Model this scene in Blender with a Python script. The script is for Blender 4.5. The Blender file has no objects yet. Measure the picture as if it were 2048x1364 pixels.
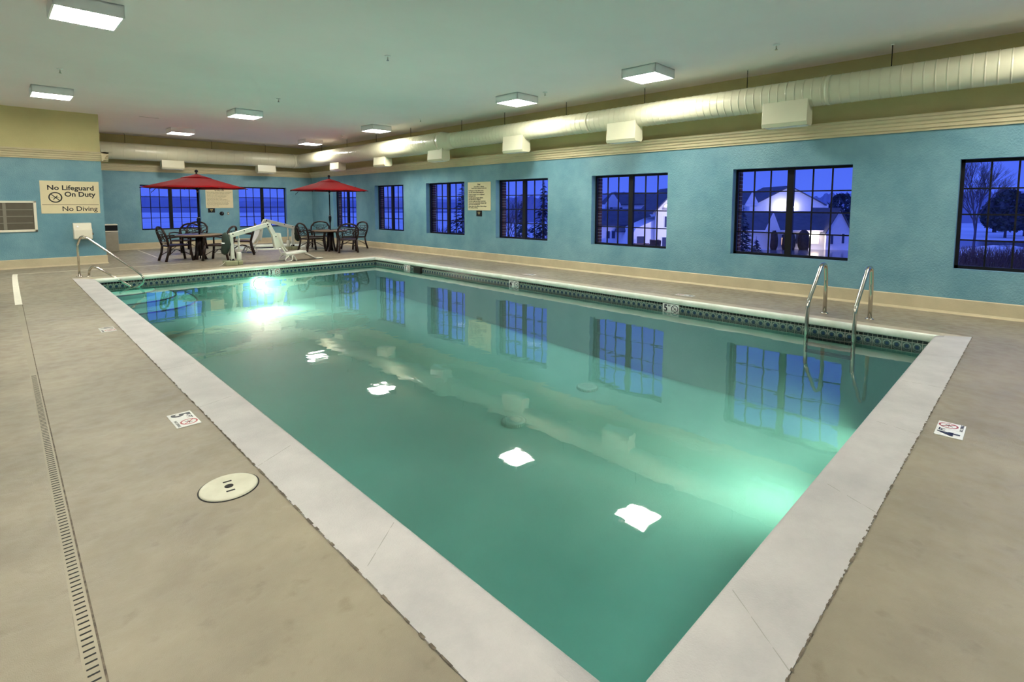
import bpy, bmesh, math, random
from math import sin, cos, pi, radians, sqrt, atan2
from mathutils import Vector, Matrix, Euler

random.seed(7)
SC = bpy.context.scene
COL = SC.collection

# ------------------------------------------------------------------ camera
cam_data = bpy.data.cameras.new('camera')
cam = bpy.data.objects.new('camera', cam_data)
COL.objects.link(cam)
YAW, PITCH, ROLL = -0.790215, -0.083456, -0.0018924
R = Matrix.Rotation(YAW, 3, 'Z') @ Matrix.Rotation(PITCH, 3, 'X') @ Matrix.Rotation(ROLL, 3, 'Y')
right, fwd, up = R @ Vector((1, 0, 0)), R @ Vector((0, 1, 0)), R @ Vector((0, 0, 1))
M3 = Matrix((right, up, -fwd)).transposed()
cam.matrix_world = Matrix.Translation((0, 0, 1.6)) @ M3.to_4x4()
cam_data.sensor_width = 36.0
cam_data.lens = 1040.8 / 2048 * 36
cam_data.shift_y = -(682 - 495.6) / 2048
cam_data.clip_start = 0.05
cam_data.clip_end = 3000
SC.camera = cam

# ------------------------------------------------------------------ world, exposure
SC.view_settings.view_transform = 'Standard'
SC.view_settings.look = 'None'
SC.view_settings.exposure = 0.0
SC.view_settings.gamma = 1.0
SC.view_settings.use_curve_mapping = False
LAMP_STRENGTH = 90.0
LAMP_COLOR = (1.0, 0.965, 0.87)
SKY_STRENGTH = 1.15

w = bpy.data.worlds.new('dusk_sky')
SC.world = w
w.use_nodes = True
nt = w.node_tree
nt.nodes.clear()
o_ = nt.nodes.new('ShaderNodeOutputWorld')
bg = nt.nodes.new('ShaderNodeBackground')
tc = nt.nodes.new('ShaderNodeTexCoord')
sx = nt.nodes.new('ShaderNodeSeparateXYZ')
rp = nt.nodes.new('ShaderNodeValToRGB')
mp = nt.nodes.new('ShaderNodeMapRange')
mp.inputs['From Min'].default_value = -0.05
mp.inputs['From Max'].default_value = 0.6
nt.links.new(tc.outputs['Generated'], sx.inputs[0])
nt.links.new(sx.outputs['Z'], mp.inputs['Value'])
nt.links.new(mp.outputs[0], rp.inputs[0])
nt.links.new(rp.outputs[0], bg.inputs[0])
nt.links.new(bg.outputs[0], o_.inputs[0])
rp.color_ramp.elements[0].color = (0.085, 0.165, 0.86, 1)
rp.color_ramp.elements[1].color = (0.11, 0.20, 1.0, 1)
e = rp.color_ramp.elements.new(0.25)
e.color = (0.07, 0.13, 0.80, 1)
bg.inputs[1].default_value = SKY_STRENGTH

# ------------------------------------------------------------------ material helpers
MATS = {}


def node_mat(name):
    m = bpy.data.materials.new(name)
    m.use_nodes = True
    n = m.node_tree
    b = n.nodes['Principled BSDF']
    MATS[name] = m
    return m, n, b


def mat(name, col, rough=0.6, metal=0.0, var=0.0, scale=3.0, bump=0.0, bscale=60.0, col2=None, spec=0.5, coat=0.0,
        detail=4.0, rvar=0.0):
    """Principled material with a noise driven mix between two tones and a fine bump."""
    m, n, b = node_mat(name)
    b.inputs['Roughness'].default_value = rough
    b.inputs['Metallic'].default_value = metal
    b.inputs['Specular IOR Level'].default_value = spec
    if coat:
        b.inputs['Coat Weight'].default_value = coat
        b.inputs['Coat Roughness'].default_value = 0.15
    c = (*col, 1)
    b.inputs['Base Color'].default_value = c
    t = n.nodes.new('ShaderNodeTexCoord')
    if var > 0 or col2:
        nz = n.nodes.new('ShaderNodeTexNoise')
        nz.inputs['Scale'].default_value = scale
        nz.inputs['Detail'].default_value = detail
        nz.inputs['Roughness'].default_value = 0.62
        n.links.new(t.outputs['Object'], nz.inputs['Vector'])
        r = n.nodes.new('ShaderNodeValToRGB')
        r.color_ramp.elements[0].position = 0.32
        r.color_ramp.elements[1].position = 0.68
        c2 = col2 if col2 else tuple(x * (1 - var) for x in col)
        c1 = col if col2 else tuple(min(1, x * (1 + var * 0.5)) for x in col)
        r.color_ramp.elements[0].color = (*c2, 1)
        r.color_ramp.elements[1].color = (*c1, 1)
        n.links.new(nz.outputs['Fac'], r.inputs[0])
        n.links.new(r.outputs[0], b.inputs['Base Color'])
        if rvar:
            q = n.nodes.new('ShaderNodeMapRange')
            q.inputs['From Min'].default_value = 0.3
            q.inputs['From Max'].default_value = 0.7
            q.inputs['To Min'].default_value = rough - rvar
            q.inputs['To Max'].default_value = rough + rvar
            n.links.new(nz.outputs['Fac'], q.inputs['Value'])
            n.links.new(q.outputs[0], b.inputs['Roughness'])
    if bump > 0:
        nb = n.nodes.new('ShaderNodeTexNoise')
        nb.inputs['Scale'].default_value = bscale
        nb.inputs['Detail'].default_value = 3
        n.links.new(t.outputs['Object'], nb.inputs['Vector'])
        bp = n.nodes.new('ShaderNodeBump')
        bp.inputs['Strength'].default_value = bump
        bp.inputs['Distance'].default_value = 0.01
        n.links.new(nb.outputs['Fac'], bp.inputs['Height'])
        n.links.new(bp.outputs[0], b.inputs['Normal'])
    return m


def emis(name, col, strength):
    m, n, b = node_mat(name)
    b.inputs['Base Color'].default_value = (0.8, 0.8, 0.8, 1)
    b.inputs['Emission Color'].default_value = (*col, 1)
    b.inputs['Emission Strength'].default_value = strength
    return m


class NT:
    """tiny wrapper for math heavy node graphs"""
    def __init__(s, n):
        s.n = n

    def m(s, op, a, b=None, c=None):
        x = s.n.nodes.new('ShaderNodeMath')
        x.operation = op
        for i, v in enumerate((a, b, c)):
            if v is None:
                continue
            if isinstance(v, (int, float)):
                x.inputs[i].default_value = v
            else:
                s.n.links.new(v, x.inputs[i])
        return x.outputs[0]

    def mix(s, f, a, b):
        x = s.n.nodes.new('ShaderNodeMix')
        x.data_type = 'RGBA'
        for k, v in ((0, f), (6, a), (7, b)):
            if isinstance(v, (int, float)):
                x.inputs[k].default_value = v
            elif isinstance(v, tuple):
                x.inputs[k].default_value = (*v, 1)
            else:
                s.n.links.new(v, x.inputs[k])
        return x.outputs[2]


M_wall = mat('blue_stucco', (0.18, 0.35, 0.40), rough=0.42, col2=(0.105, 0.25, 0.31), scale=1.3, bump=0.8, bscale=45, detail=7)
M_upper = mat('olive_paint', (0.64, 0.56, 0.27), rough=0.7, var=0.06, scale=1.5, bump=0.2, bscale=80)
M_corn = mat('cornice_paint', (0.60, 0.51, 0.31), rough=0.5, var=0.05, scale=5)
M_base = mat('cove_base', (0.55, 0.465, 0.30), rough=0.55, var=0.12, scale=2.5, bump=0.15, bscale=60)
M_ceil = mat('ceiling_paint', (0.97, 0.885, 0.88), rough=0.85, var=0.03, scale=0.6, bump=0.1, bscale=150)
M_white = mat('fixture_white', (0.93, 0.92, 0.91), rough=0.5)
M_duct = mat('duct_paint', (0.66, 0.63, 0.45), rough=0.27, var=0.04, scale=1.2, bump=0.02, bscale=40, spec=0.7)
M_black = mat('black_frame', (0.006, 0.006, 0.008), rough=0.5, spec=0.2)
M_chair = mat('bronze_resin', (0.022, 0.010, 0.007), rough=0.36, spec=0.3, var=0.3, scale=8)
M_seat = mat('brown_sling', (0.07, 0.035, 0.03), rough=0.45, var=0.2, scale=20)
M_table = mat('speckled_table_top', (0.34, 0.24, 0.15), rough=0.3, col2=(0.20, 0.13, 0.09), scale=40)
M_red = mat('red_canvas', (0.20, 0.004, 0.006), rough=0.85, spec=0.1, var=0.12, scale=30)
M_lift = mat('lift_white', (0.74, 0.74, 0.64), rough=0.4, var=0.06, scale=6)
M_liftbase = mat('lift_base_green', (0.36, 0.37, 0.22), rough=0.55, var=0.1, scale=8)
M_bag = mat('dark_green_cover', (0.012, 0.028, 0.018), rough=0.7, var=0.3, scale=12, bump=0.3, bscale=20)
M_steel = mat('brushed_steel', (0.62, 0.58, 0.50), rough=0.16, metal=1.0)
M_sign = mat('sign_tan', (0.72, 0.62, 0.38), rough=0.5, var=0.04, scale=4)
M_signedge = mat('sign_text', (0.012, 0.010, 0.008), rough=0.6)
M_gold = mat('gold_print', (0.55, 0.45, 0.20), rough=0.4)
M_tilew = mat('white_ceramic', (0.82, 0.82, 0.78), rough=0.25, var=0.05, scale=10)
M_redink = mat('red_glaze', (0.35, 0.01, 0.015), rough=0.3)
M_ink = mat('black_glaze', (0.008, 0.008, 0.02), rough=0.3)
M_lid = mat('skimmer_lid_plastic', (0.62, 0.60, 0.46), rough=0.4, col2=(0.52, 0.50, 0.37), scale=6)
M_dark = mat('dark_void', (0.012, 0.012, 0.010), rough=0.8)
M_caulk = mat('dirty_caulk', (0.05, 0.04, 0.03), rough=0.9, col2=(0.20, 0.16, 0.11), scale=22)
M_drainw = mat('drain_cap_white', (0.80, 0.76, 0.62), rough=0.5, var=0.08, scale=12)
M_drain = mat('drain_strip', (0.33, 0.285, 0.195), rough=0.45, col2=(0.25, 0.215, 0.145), scale=1.3, detail=8)
M_cream = mat('cream_plastic', (0.78, 0.73, 0.58), rough=0.4)
M_grille = mat('bronze_grille', (0.10, 0.085, 0.055), rough=0.6, var=0.1, scale=9)
M_grillebar = mat('grille_bar', (0.22, 0.20, 0.15), rough=0.6)
M_trash = mat('trash_beige', (0.33, 0.29, 0.22), rough=0.5, var=0.1, scale=5)
M_brick = mat('outdoor_brick', (0.10, 0.035, 0.03), rough=0.9, var=0.3, scale=14)
M_mortar = mat('outdoor_mortar', (0.40, 0.36, 0.34), rough=0.9)
M_fitting = mat('pool_fitting', (0.36, 0.78, 0.66), rough=0.5)


def deck_material():
    m, n, b = node_mat('sealed_concrete')
    t = n.nodes.new('ShaderNodeTexCoord')
    a = n.nodes.new('ShaderNodeTexNoise')
    a.inputs['Scale'].default_value = 1.3
    a.inputs['Detail'].default_value = 8
    a.inputs['Roughness'].default_value = 0.6
    f = n.nodes.new('ShaderNodeTexNoise')
    f.inputs['Scale'].default_value = 9
    f.inputs['Detail'].default_value = 6
    g = n.nodes.new('ShaderNodeTexNoise')
    g.inputs['Scale'].default_value = 260
    g.inputs['Detail'].default_value = 2
    for q in (a, f, g):
        n.links.new(t.outputs['Object'], q.inputs['Vector'])
    r = n.nodes.new('ShaderNodeValToRGB')
    r.color_ramp.elements[0].position = 0.35
    r.color_ramp.elements[1].position = 0.66
    r.color_ramp.elements[0].color = (0.215, 0.18, 0.125, 1)
    r.color_ramp.elements[1].color = (0.31, 0.265, 0.185, 1)
    n.links.new(a.outputs['Fac'], r.inputs[0])
    r2 = n.nodes.new('ShaderNodeValToRGB')
    r2.color_ramp.elements[0].position = 0.28
    r2.color_ramp.elements[1].position = 0.42
    r2.color_ramp.elements[0].color = (0.80, 0.78, 0.74, 1)
    r2.color_ramp.elements[1].color = (1, 1, 1, 1)
    n.links.new(f.outputs['Fac'], r2.inputs[0])
    mx = n.nodes.new('ShaderNodeMix')
    mx.data_type = 'RGBA'
    mx.blend_type = 'MULTIPLY'
    mx.inputs[0].default_value = 1
    n.links.new(r.outputs[0], mx.inputs[6])
    n.links.new(r2.outputs[0], mx.inputs[7])
    n.links.new(mx.outputs[2], b.inputs['Base Color'])
    q = n.nodes.new('ShaderNodeMapRange')
    q.inputs['From Min'].default_value = 0.3
    q.inputs['From Max'].default_value = 0.7
    q.inputs['To Min'].default_value = 0.30
    q.inputs['To Max'].default_value = 0.52
    n.links.new(f.outputs['Fac'], q.inputs['Value'])
    n.links.new(q.outputs[0], b.inputs['Roughness'])
    bp = n.nodes.new('ShaderNodeBump')
    bp.inputs['Strength'].default_value = 0.35
    bp.inputs['Distance'].default_value = 0.004
    n.links.new(g.outputs['Fac'], bp.inputs['Height'])
    bp2 = n.nodes.new('ShaderNodeBump')
    bp2.inputs['Strength'].default_value = 0.5
    bp2.inputs['Distance'].default_value = 0.01
    n.links.new(f.outputs['Fac'], bp2.inputs['Height'])
    n.links.new(bp2.outputs[0], bp.inputs['Normal'])
    n.links.new(bp.outputs[0], b.inputs['Normal'])
    return m


M_deck = deck_material()
M_coping = mat('white_coping', (0.53, 0.50, 0.475), rough=0.5, col2=(0.40, 0.38, 0.365), scale=2.2, bump=0.3, bscale=120, detail=8)
M_copt = mat('coping_top_painted', (0.47, 0.41, 0.30), rough=0.45, col2=(0.40, 0.34, 0.24), scale=3, bump=0.2, bscale=120)
M_nose = mat('coping_bullnose', (0.80, 0.82, 0.74), rough=0.35, col2=(0.62, 0.68, 0.55), scale=5, detail=6)
M_plaster = mat('pool_plaster', (0.27, 0.74, 0.62), rough=0.7, col2=(0.22, 0.66, 0.55), scale=1.2, bump=0.2, bscale=60)


def tile_material():
    """waterline band: a row of dark mosaics over square tiles carrying a ring motif (u, v in metres from the UV map)"""
    m, n, b = node_mat('waterline_tile')
    k = NT(n)
    uv = n.nodes.new('ShaderNodeUVMap')
    s = n.nodes.new('ShaderNodeSeparateXYZ')
    n.links.new(uv.outputs[0], s.inputs[0])
    u, v = s.outputs[0], s.outputs[1]
    T = 0.105
    fu = k.m('SUBTRACT', k.m('FRACT', k.m('DIVIDE', u, T)), 0.5)
    fv = k.m('SUBTRACT', k.m('DIVIDE', v, T), 0.5)
    d = k.m('SQRT', k.m('ADD', k.m('MULTIPLY', fu, fu), k.m('MULTIPLY', fv, fv)))
    ring = k.m('MULTIPLY', k.m('LESS_THAN', k.m('ABSOLUTE', k.m('SUBTRACT', d, 0.36)), 0.05), 1.0)
    inner = k.m('LESS_THAN', d, 0.2)
    inrow = k.m('LESS_THAN', v, T)
    grout_u = k.m('GREATER_THAN', k.m('ABSOLUTE', fu), 0.475)
    fu2 = k.m('SUBTRACT', k.m('FRACT', k.m('DIVIDE', u, T / 2)), 0.5)
    grout_u2 = k.m('GREATER_THAN', k.m('ABSOLUTE', fu2), 0.46)
    gv = k.m('LESS_THAN', k.m('ABSOLUTE', k.m('SUBTRACT', v, T)), 0.003)
    nz = n.nodes.new('ShaderNodeTexNoise')
    nz.inputs['Scale'].default_value = 60
    n.links.new(uv.outputs[0], nz.inputs['Vector'])
    c0 = k.mix(nz.outputs['Fac'], (0.02, 0.05, 0.045), (0.10, 0.16, 0.13))
    c1 = k.mix(inner, c0, (0.02, 0.05, 0.10))
    c2 = k.mix(ring, c1, (0.26, 0.34, 0.30))
    c3 = k.mix(grout_u, c2, (0.45, 0.48, 0.38))
    d0 = k.mix(grout_u2, (0.006, 0.008, 0.008), (0.34, 0.36, 0.28))
    c4 = k.mix(inrow, d0, c3)
    c5 = k.mix(gv, c4, (0.40, 0.42, 0.34))
    n.links.new(c5, b.inputs['Base Color'])
    b.inputs['Roughness'].default_value = 0.2
    return m


M_tile = tile_material()


def water_volume(n, out):
    vs = n.nodes.new('ShaderNodeVolumeScatter')
    vs.inputs['Color'].default_value = (0.42, 1.0, 0.84, 1)
    vs.inputs['Density'].default_value = 0.14
    vs.inputs['Anisotropy'].default_value = 0.3
    n.links.new(vs.outputs[0], out.inputs['Volume'])


def water_material():
    m = bpy.data.materials.new('pool_water')
    m.use_nodes = True
    n = m.node_tree
    n.nodes.clear()
    out = n.nodes.new('ShaderNodeOutputMaterial')
    tr = n.nodes.new('ShaderNodeBsdfTransparent')
    tr.inputs[0].default_value = (0.74, 0.965, 0.93, 1)
    gl = n.nodes.new('ShaderNodeBsdfGlossy')
    gl.inputs['Roughness'].default_value = 0.02
    gl.inputs['Color'].default_value = (1, 1, 1, 1)
    fr = n.nodes.new('ShaderNodeFresnel')
    fr.inputs['IOR'].default_value = 1.6
    mx = n.nodes.new('ShaderNodeMixShader')
    t = n.nodes.new('ShaderNodeTexCoord')
    a = n.nodes.new('ShaderNodeTexNoise')
    a.inputs['Scale'].default_value = 2.2
    a.inputs['Detail'].default_value = 2
    b_ = n.nodes.new('ShaderNodeTexNoise')
    b_.inputs['Scale'].default_value = 9
    b_.inputs['Detail'].default_value = 1
    n.links.new(t.outputs['Object'], a.inputs['Vector'])
    n.links.new(t.outputs['Object'], b_.inputs['Vector'])
    k = NT(n)
    h = k.m('ADD', a.outputs['Fac'], k.m('MULTIPLY', b_.outputs['Fac'], 0.15))
    bp = n.nodes.new('ShaderNodeBump')
    bp.inputs['Strength'].default_value = 0.045
    bp.inputs['Distance'].default_value = 0.05
    n.links.new(h, bp.inputs['Height'])
    n.links.new(bp.outputs[0], gl.inputs['Normal'])
    n.links.new(bp.outputs[0], fr.inputs['Normal'])
    n.links.new(fr.outputs[0], mx.inputs[0])
    n.links.new(tr.outputs[0], mx.inputs[1])
    n.links.new(gl.outputs[0], mx.inputs[2])
    n.links.new(mx.outputs[0], out.inputs['Surface'])
    water_volume(n, out)
    return m


def body_material():
    # submerged sides of the water body: clear, the haze is in the volume
    m = bpy.data.materials.new('water_body')
    m.use_nodes = True
    n = m.node_tree
    n.nodes.clear()
    out = n.nodes.new('ShaderNodeOutputMaterial')
    tr = n.nodes.new('ShaderNodeBsdfTransparent')
    n.links.new(tr.outputs[0], out.inputs['Surface'])
    water_volume(n, out)
    return m


def glass_material():
    m = bpy.data.materials.new('window_glass')
    m.use_nodes = True
    n = m.node_tree
    n.nodes.clear()
    out = n.nodes.new('ShaderNodeOutputMaterial')
    tr = n.nodes.new('ShaderNodeBsdfTransparent')
    tr.inputs[0].default_value = (0.96, 0.97, 1.0, 1)
    gl = n.nodes.new('ShaderNodeBsdfGlossy')
    gl.inputs['Roughness'].default_value = 0.01
    fr = n.nodes.new('ShaderNodeFresnel')
    fr.inputs['IOR'].default_value = 1.4
    geo = n.nodes.new('ShaderNodeNewGeometry')
    k = NT(n)
    fac = k.m('MULTIPLY', fr.outputs[0], k.m('SUBTRACT', 1.0, geo.outputs['Backfacing']))   # one reflection per pane, no false total reflection inside
    mx = n.nodes.new('ShaderNodeMixShader')
    n.links.new(fac, mx.inputs[0])
    n.links.new(tr.outputs[0], mx.inputs[1])
    n.links.new(gl.outputs[0], mx.inputs[2])
    n.links.new(mx.outputs[0], out.inputs['Surface'])
    return m


M_water = water_material()
M_body = body_material()
M_spawater = water_material()
for nd in list(M_spawater.node_tree.nodes):
    if nd.bl_idname == 'ShaderNodeVolumeScatter':
        M_spawater.node_tree.nodes.remove(nd)
M_glass = glass_material()


# ------------------------------------------------------------------ mesh helpers
class MB:
    def __init__(s):
        s.bm = bmesh.new()
        s.uv = None

    def faces(s, vs, fs, mi=0):
        v = [s.bm.verts.new(p) for p in vs]
        out = []
        for f in fs:
            try:
                q = s.bm.faces.new([v[i] for i in f])
                q.material_index = mi
                out.append(q)
            except ValueError:
                pass
        return out

    def box(s, a, b, mi=0, mtx=None):
        x0, y0, z0 = a
        x1, y1, z1 = b
        vs = [(x0, y0, z0), (x1, y0, z0), (x1, y1, z0), (x0, y1, z0), (x0, y0, z1), (x1, y0, z1), (x1, y1, z1), (x0, y1, z1)]
        if mtx:
            vs = [mtx @ Vector(p) for p in vs]
        s.faces(vs, [(3, 2, 1, 0), (4, 5, 6, 7), (0, 1, 5, 4), (1, 2, 6, 5), (2, 3, 7, 6), (3, 0, 4, 7)], mi)
        return s

    def beam(s, p, q, w_, h_, mi=0, w2=None, h2=None, upv=(0, 0, 1)):
        """rectangular bar from p to q, w_ wide across, h_ high"""
        p, q = Vector(p), Vector(q)
        d = (q - p).normalized()
        u = Vector(upv)
        side = d.cross(u)
        if side.length < 1e-4:
            side = d.cross(Vector((0, 1, 0)))
        side.normalize()
        n = side.cross(d)
        w2 = w2 or w_
        h2 = h2 or h_
        vs = []
        for c, ww, hh in ((p, w_, h_), (q, w2, h2)):
            for a, b in ((-1, -1), (1, -1), (1, 1), (-1, 1)):
                vs.append(c + side * a * ww / 2 + n * b * hh / 2)
        s.faces(vs, [(3, 2, 1, 0), (4, 5, 6, 7), (0, 1, 5, 4), (1, 2, 6, 5), (2, 3, 7, 6), (3, 0, 4, 7)], mi)
        return s

    def tube(s, path, r, n=10, cap=True, mi=0, closed=False, smooth=True):
        P = [Vector(p) for p in path]
        m = len(P)
        rs = r if isinstance(r, (list, tuple)) else [r] * m
        rings = []
        prev = None
        for i in range(m):
            if closed:
                d = (P[(i + 1) % m] - P[i - 1]).normalized()
            else:
                d = (P[min(i + 1, m - 1)] - P[max(i - 1, 0)]).normalized()
            if prev is None:
                u = d.cross(Vector((0, 0, 1)))
                if u.length < 1e-3:
                    u = d.cross(Vector((1, 0, 0)))
            else:
                u = prev - d * prev.dot(d)
            u.normalize()
            prev = u
            v = d.cross(u)
            rings.append([s.bm.verts.new(P[i] + (u * cos(2 * pi * k / n) + v * sin(2 * pi * k / n)) * rs[i]) for k in range(n)])
        rng = range(m) if closed else range(m - 1)
        for i in rng:
            A, B = rings[i], rings[(i + 1) % m]
            for k in range(n):
                f = s.bm.faces.new((A[k], A[(k + 1) % n], B[(k + 1) % n], B[k]))
                f.smooth = smooth
                f.material_index = mi
        if cap and not closed:
            f = s.bm.faces.new(list(reversed(rings[0])))
            f.material_index = mi
            f = s.bm.faces.new(rings[-1])
            f.material_index = mi
        return s

    def cyl(s, p, q, r, r2=None, n=16, mi=0):
        return s.tube([p, q], [r, r if r2 is None else r2], n, mi=mi)

    def lathe(s, prof, n=24, c=(0, 0, 0), mi=0, smooth=True):
        rings = []
        for r, z in prof:
            rings.append([s.bm.verts.new((c[0] + max(r, 1e-4) * cos(2 * pi * k / n), c[1] + max(r, 1e-4) * sin(2 * pi * k / n), c[2] + z)) for k in range(n)])
        for A, B in zip(rings, rings[1:]):
            for k in range(n):
                f = s.bm.faces.new((A[k], A[(k + 1) % n], B[(k + 1) % n], B[k]))
                f.smooth = smooth
                f.material_index = mi
        s.bm.faces.new(list(reversed(rings[0]))).material_index = mi
        s.bm.faces.new(rings[-1]).material_index = mi
        return s

    def prism(s, poly, p0, p1, mi=0):
        """poly: list of 2D (a, b); p0/p1: functions mapping (a, b) -> 3D point at both ends"""
        A = [s.bm.verts.new(p0(*q)) for q in poly]
        B = [s.bm.verts.new(p1(*q)) for q in poly]
        n = len(poly)
        for k in range(n):
            s.bm.faces.new((A[k], A[(k + 1) % n], B[(k + 1) % n], B[k])).material_index = mi
        s.bm.faces.new(list(reversed(A))).material_index = mi
        s.bm.faces.new(B).material_index = mi
        return s

    def build(s, name, m, parent=None, bevel=0.0, loc=None, recalc=True, seg=2):
        if recalc:
            bmesh.ops.recalc_face_normals(s.bm, faces=s.bm.faces)
        me = bpy.data.meshes.new(name)
        s.bm.to_mesh(me)
        s.bm.free()
        for x in (m if isinstance(m, (list, tuple)) else [m]):
            me.materials.append(x)
        o = bpy.data.objects.new(name, me)
        COL.objects.link(o)
        if loc:
            o.location = loc
        if parent:
            o.parent = parent
        if bevel:
            bv = o.modifiers.new('bevel', 'BEVEL')
            bv.width = bevel
            bv.segments = seg
            bv.limit_method = 'ANGLE'
            bv.angle_limit = radians(40)
        return o


def empty(name, loc=(0, 0, 0), rz=0.0, rot=None):
    o = bpy.data.objects.new(name, None)
    o.empty_display_size = 0.1
    COL.objects.link(o)
    o.location = loc
    o.rotation_euler = rot if rot else (0, 0, rz)
    return o


def tag(o, label=None, cat=None, group=None, kind=None):
    if label:
        o['label'] = label
    if cat:
        o['category'] = cat
    if group:
        o['group'] = group
    if kind:
        o['kind'] = kind
    return o


def struct(o, label=None):
    o['kind'] = 'structure'
    if label:
        o['label'] = label
    return o


def kids(o):
    return [c for c in bpy.data.objects if c.parent is o]


def copy_tree(o, parent=None):
    ch = kids(o)
    c = o.copy()
    COL.objects.link(c)
    c.parent = parent
    for k in ch:
        copy_tree(k, c)
    return c


def text(name, body, size, m, parent, x, y, z=0.002, align='CENTER', bold=0.0, rot=0.0, sx=1.0, ext=0.0008):
    cu = bpy.data.curves.new(name, 'FONT')
    cu.body = body
    cu.size = size
    cu.align_x = align
    cu.align_y = 'CENTER'
    cu.offset = bold
    cu.extrude = ext
    cu.resolution_u = 3
    tmp = bpy.data.objects.new(name + '_tmp', cu)
    me = bpy.data.meshes.new_from_object(tmp)
    me.name = name
    bpy.data.objects.remove(tmp)
    bpy.data.curves.remove(cu)
    me.materials.clear()
    me.materials.append(m)
    o = bpy.data.objects.new(name, me)
    COL.objects.link(o)
    o.parent = parent
    o.location = (x, y, z)
    o.rotation_euler = (0, 0, rot)
    o.scale = (sx, 1, 1)
    return o


# ------------------------------------------------------------------ dimensions (metres)
XR, YB, YL, XC, ZC = 9.99, 22.08, 17.53, 2.225, 3.93
XW, YN = -4.6, -3.6            # left and rear limits of the hall
FL, FR, NR, NL = (1.568, 13.94), (8.195, 13.94), (8.13, 0.745), (1.385, 0.84)   # pool edge
oFL, oFR, oNR, oNL = (1.215, 14.40), (8.53, 14.28), (8.345, 0.395), (1.035, 0.495)  # coping outer edge
ZW = -0.20
ZT = -0.095

# ------------------------------------------------------------------ floor with the pool and spa openings
SPA = (7.35, 19.95, 1.0)


def floor_mesh():
    bm = bmesh.new()
    outer = [(XW, YN), (XR, YN), (XR, YB), (XC, YB), (XC, YL), (XW, YL)]
    hole = [oFL, oFR, oNR, oNL]
    ns = 40
    spa = [(SPA[0] + (SPA[2] + 0.22) * cos(2 * pi * k / ns), SPA[1] + (SPA[2] + 0.22) * sin(2 * pi * k / ns)) for k in range(ns)]
    E = []
    for loop in (outer, hole, spa):
        v = [bm.verts.new((x, y, 0)) for x, y in loop]
        for i in range(len(v)):
            E.append(bm.edges.new((v[i], v[(i + 1) % len(v)])))
    bmesh.ops.triangle_fill(bm, use_beauty=True, use_dissolve=False, edges=E)

    def inside(p, poly):
        c = False
        for i in range(len(poly)):
            x1, y1 = poly[i]
            x2, y2 = poly[i - 1]
            if (y1 > p[1]) != (y2 > p[1]) and p[0] < (x2 - x1) * (p[1] - y1) / (y2 - y1) + x1:
                c = not c
        return c
    kill = [f for f in bm.faces if inside(f.calc_center_median(), hole) or inside(f.calc_center_median(), spa)]
    bmesh.ops.delete(bm, geom=kill, context='FACES')
    for f in bm.faces:
        if f.normal.z < 0:
            f.normal_flip()
    r = bmesh.ops.extrude_face_region(bm, geom=list(bm.faces))
    for g in r['geom']:
        if isinstance(g, bmesh.types.BMVert):
            g.co.z -= 0.12
    bmesh.ops.recalc_face_normals(bm, faces=bm.faces)
    me = bpy.data.meshes.new('floor')
    bm.to_mesh(me)
    bm.free()
    me.materials.append(M_deck)
    o = bpy.data.objects.new('floor', me)
    COL.objects.link(o)
    return o


struct(floor_mesh(), 'sealed tan concrete pool deck')


M_joint = mat('coping_joint', (0.33, 0.31, 0.28), rough=0.8)


# coping: a bullnose slab along each pool edge
def coping(name, i0, i1, o0, o1, mats, label):
    i0, i1, o0, o1 = map(Vector, (i0, i1, o0, o1))
    prof = []   # (t across from inner edge 0..1, z, top?)
    n = 7
    d = 0.05
    b = MB()
    wdt = ((o0 - i0).length + (o1 - i1).length) / 2
    # inner nose goes d metres beyond the shell wall
    pts = [(1.0, -0.1), (1.0, 0.004), (0.30, 0.004)]
    zz = [(0.17, 0.003), (0.09, -0.001), (0.04, -0.010), (0.012, -0.026), (0.0, -0.048), (0.012, -0.070), (0.05, -0.086), (0.12, ZT)]
    pts += zz + [(0.6, -0.1)]
    L = 26

    def P(t, z, s):
        wob = 0.006 * sin(s * 31.0) * (1 if t > 0.9 else 0) + 0.004 * sin(s * 77.0 + 1) * (1 if t > 0.9 else 0)
        a = i0.lerp(i1, s)
        c = o0.lerp(o1, s)
        q = a.lerp(c, t + wob)
        return (q.x, q.y, z)
    rows = []
    for k in range(L + 1):
        rows.append([b.bm.verts.new(P(t, z, k / L)) for t, z in pts])
    m = len(pts)
    for k in range(L):
        for j in range(m):
            f = b.bm.faces.new((rows[k][j], rows[k][(j + 1) % m], rows[k + 1][(j + 1) % m], rows[k + 1][j]))
            f.smooth = 2 <= j <= 10
            f.material_index = 1 if 3 <= j <= 10 else 0
    b.bm.faces.new(rows[0])
    b.bm.faces.new(list(reversed(rows[-1])))
    o = b.build(name, mats)
    Ln = (i1 - i0).length
    k = 0.75
    while k < Ln - 0.5:
        sc = k / Ln
        b = MB()
        for j in range(8):
            t0, t1 = 0.14 + j * 0.105, 0.14 + (j + 1) * 0.105
            w0 = 0.0025 * (0.4 + abs(sin(j * 2.1 + k * 3)))
            p0, p1 = P(t0, 0.0046, sc), P(t1, 0.0046, sc)
            d = (i1 - i0).normalized() * w0
            b.faces([(p0[0] - d.x, p0[1] - d.y, p0[2]), (p1[0] - d.x, p1[1] - d.y, p1[2]), (p1[0] + d.x, p1[1] + d.y, p1[2]), (p0[0] + d.x, p0[1] + d.y, p0[2])], [(0, 1, 2, 3)])
        bmesh.ops.remove_doubles(b.bm, verts=b.bm.verts, dist=0.004)
        b.build('slab_joint', M_joint, o)
        k += 1.22
    return tag(o, label, 'pool coping')


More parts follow.
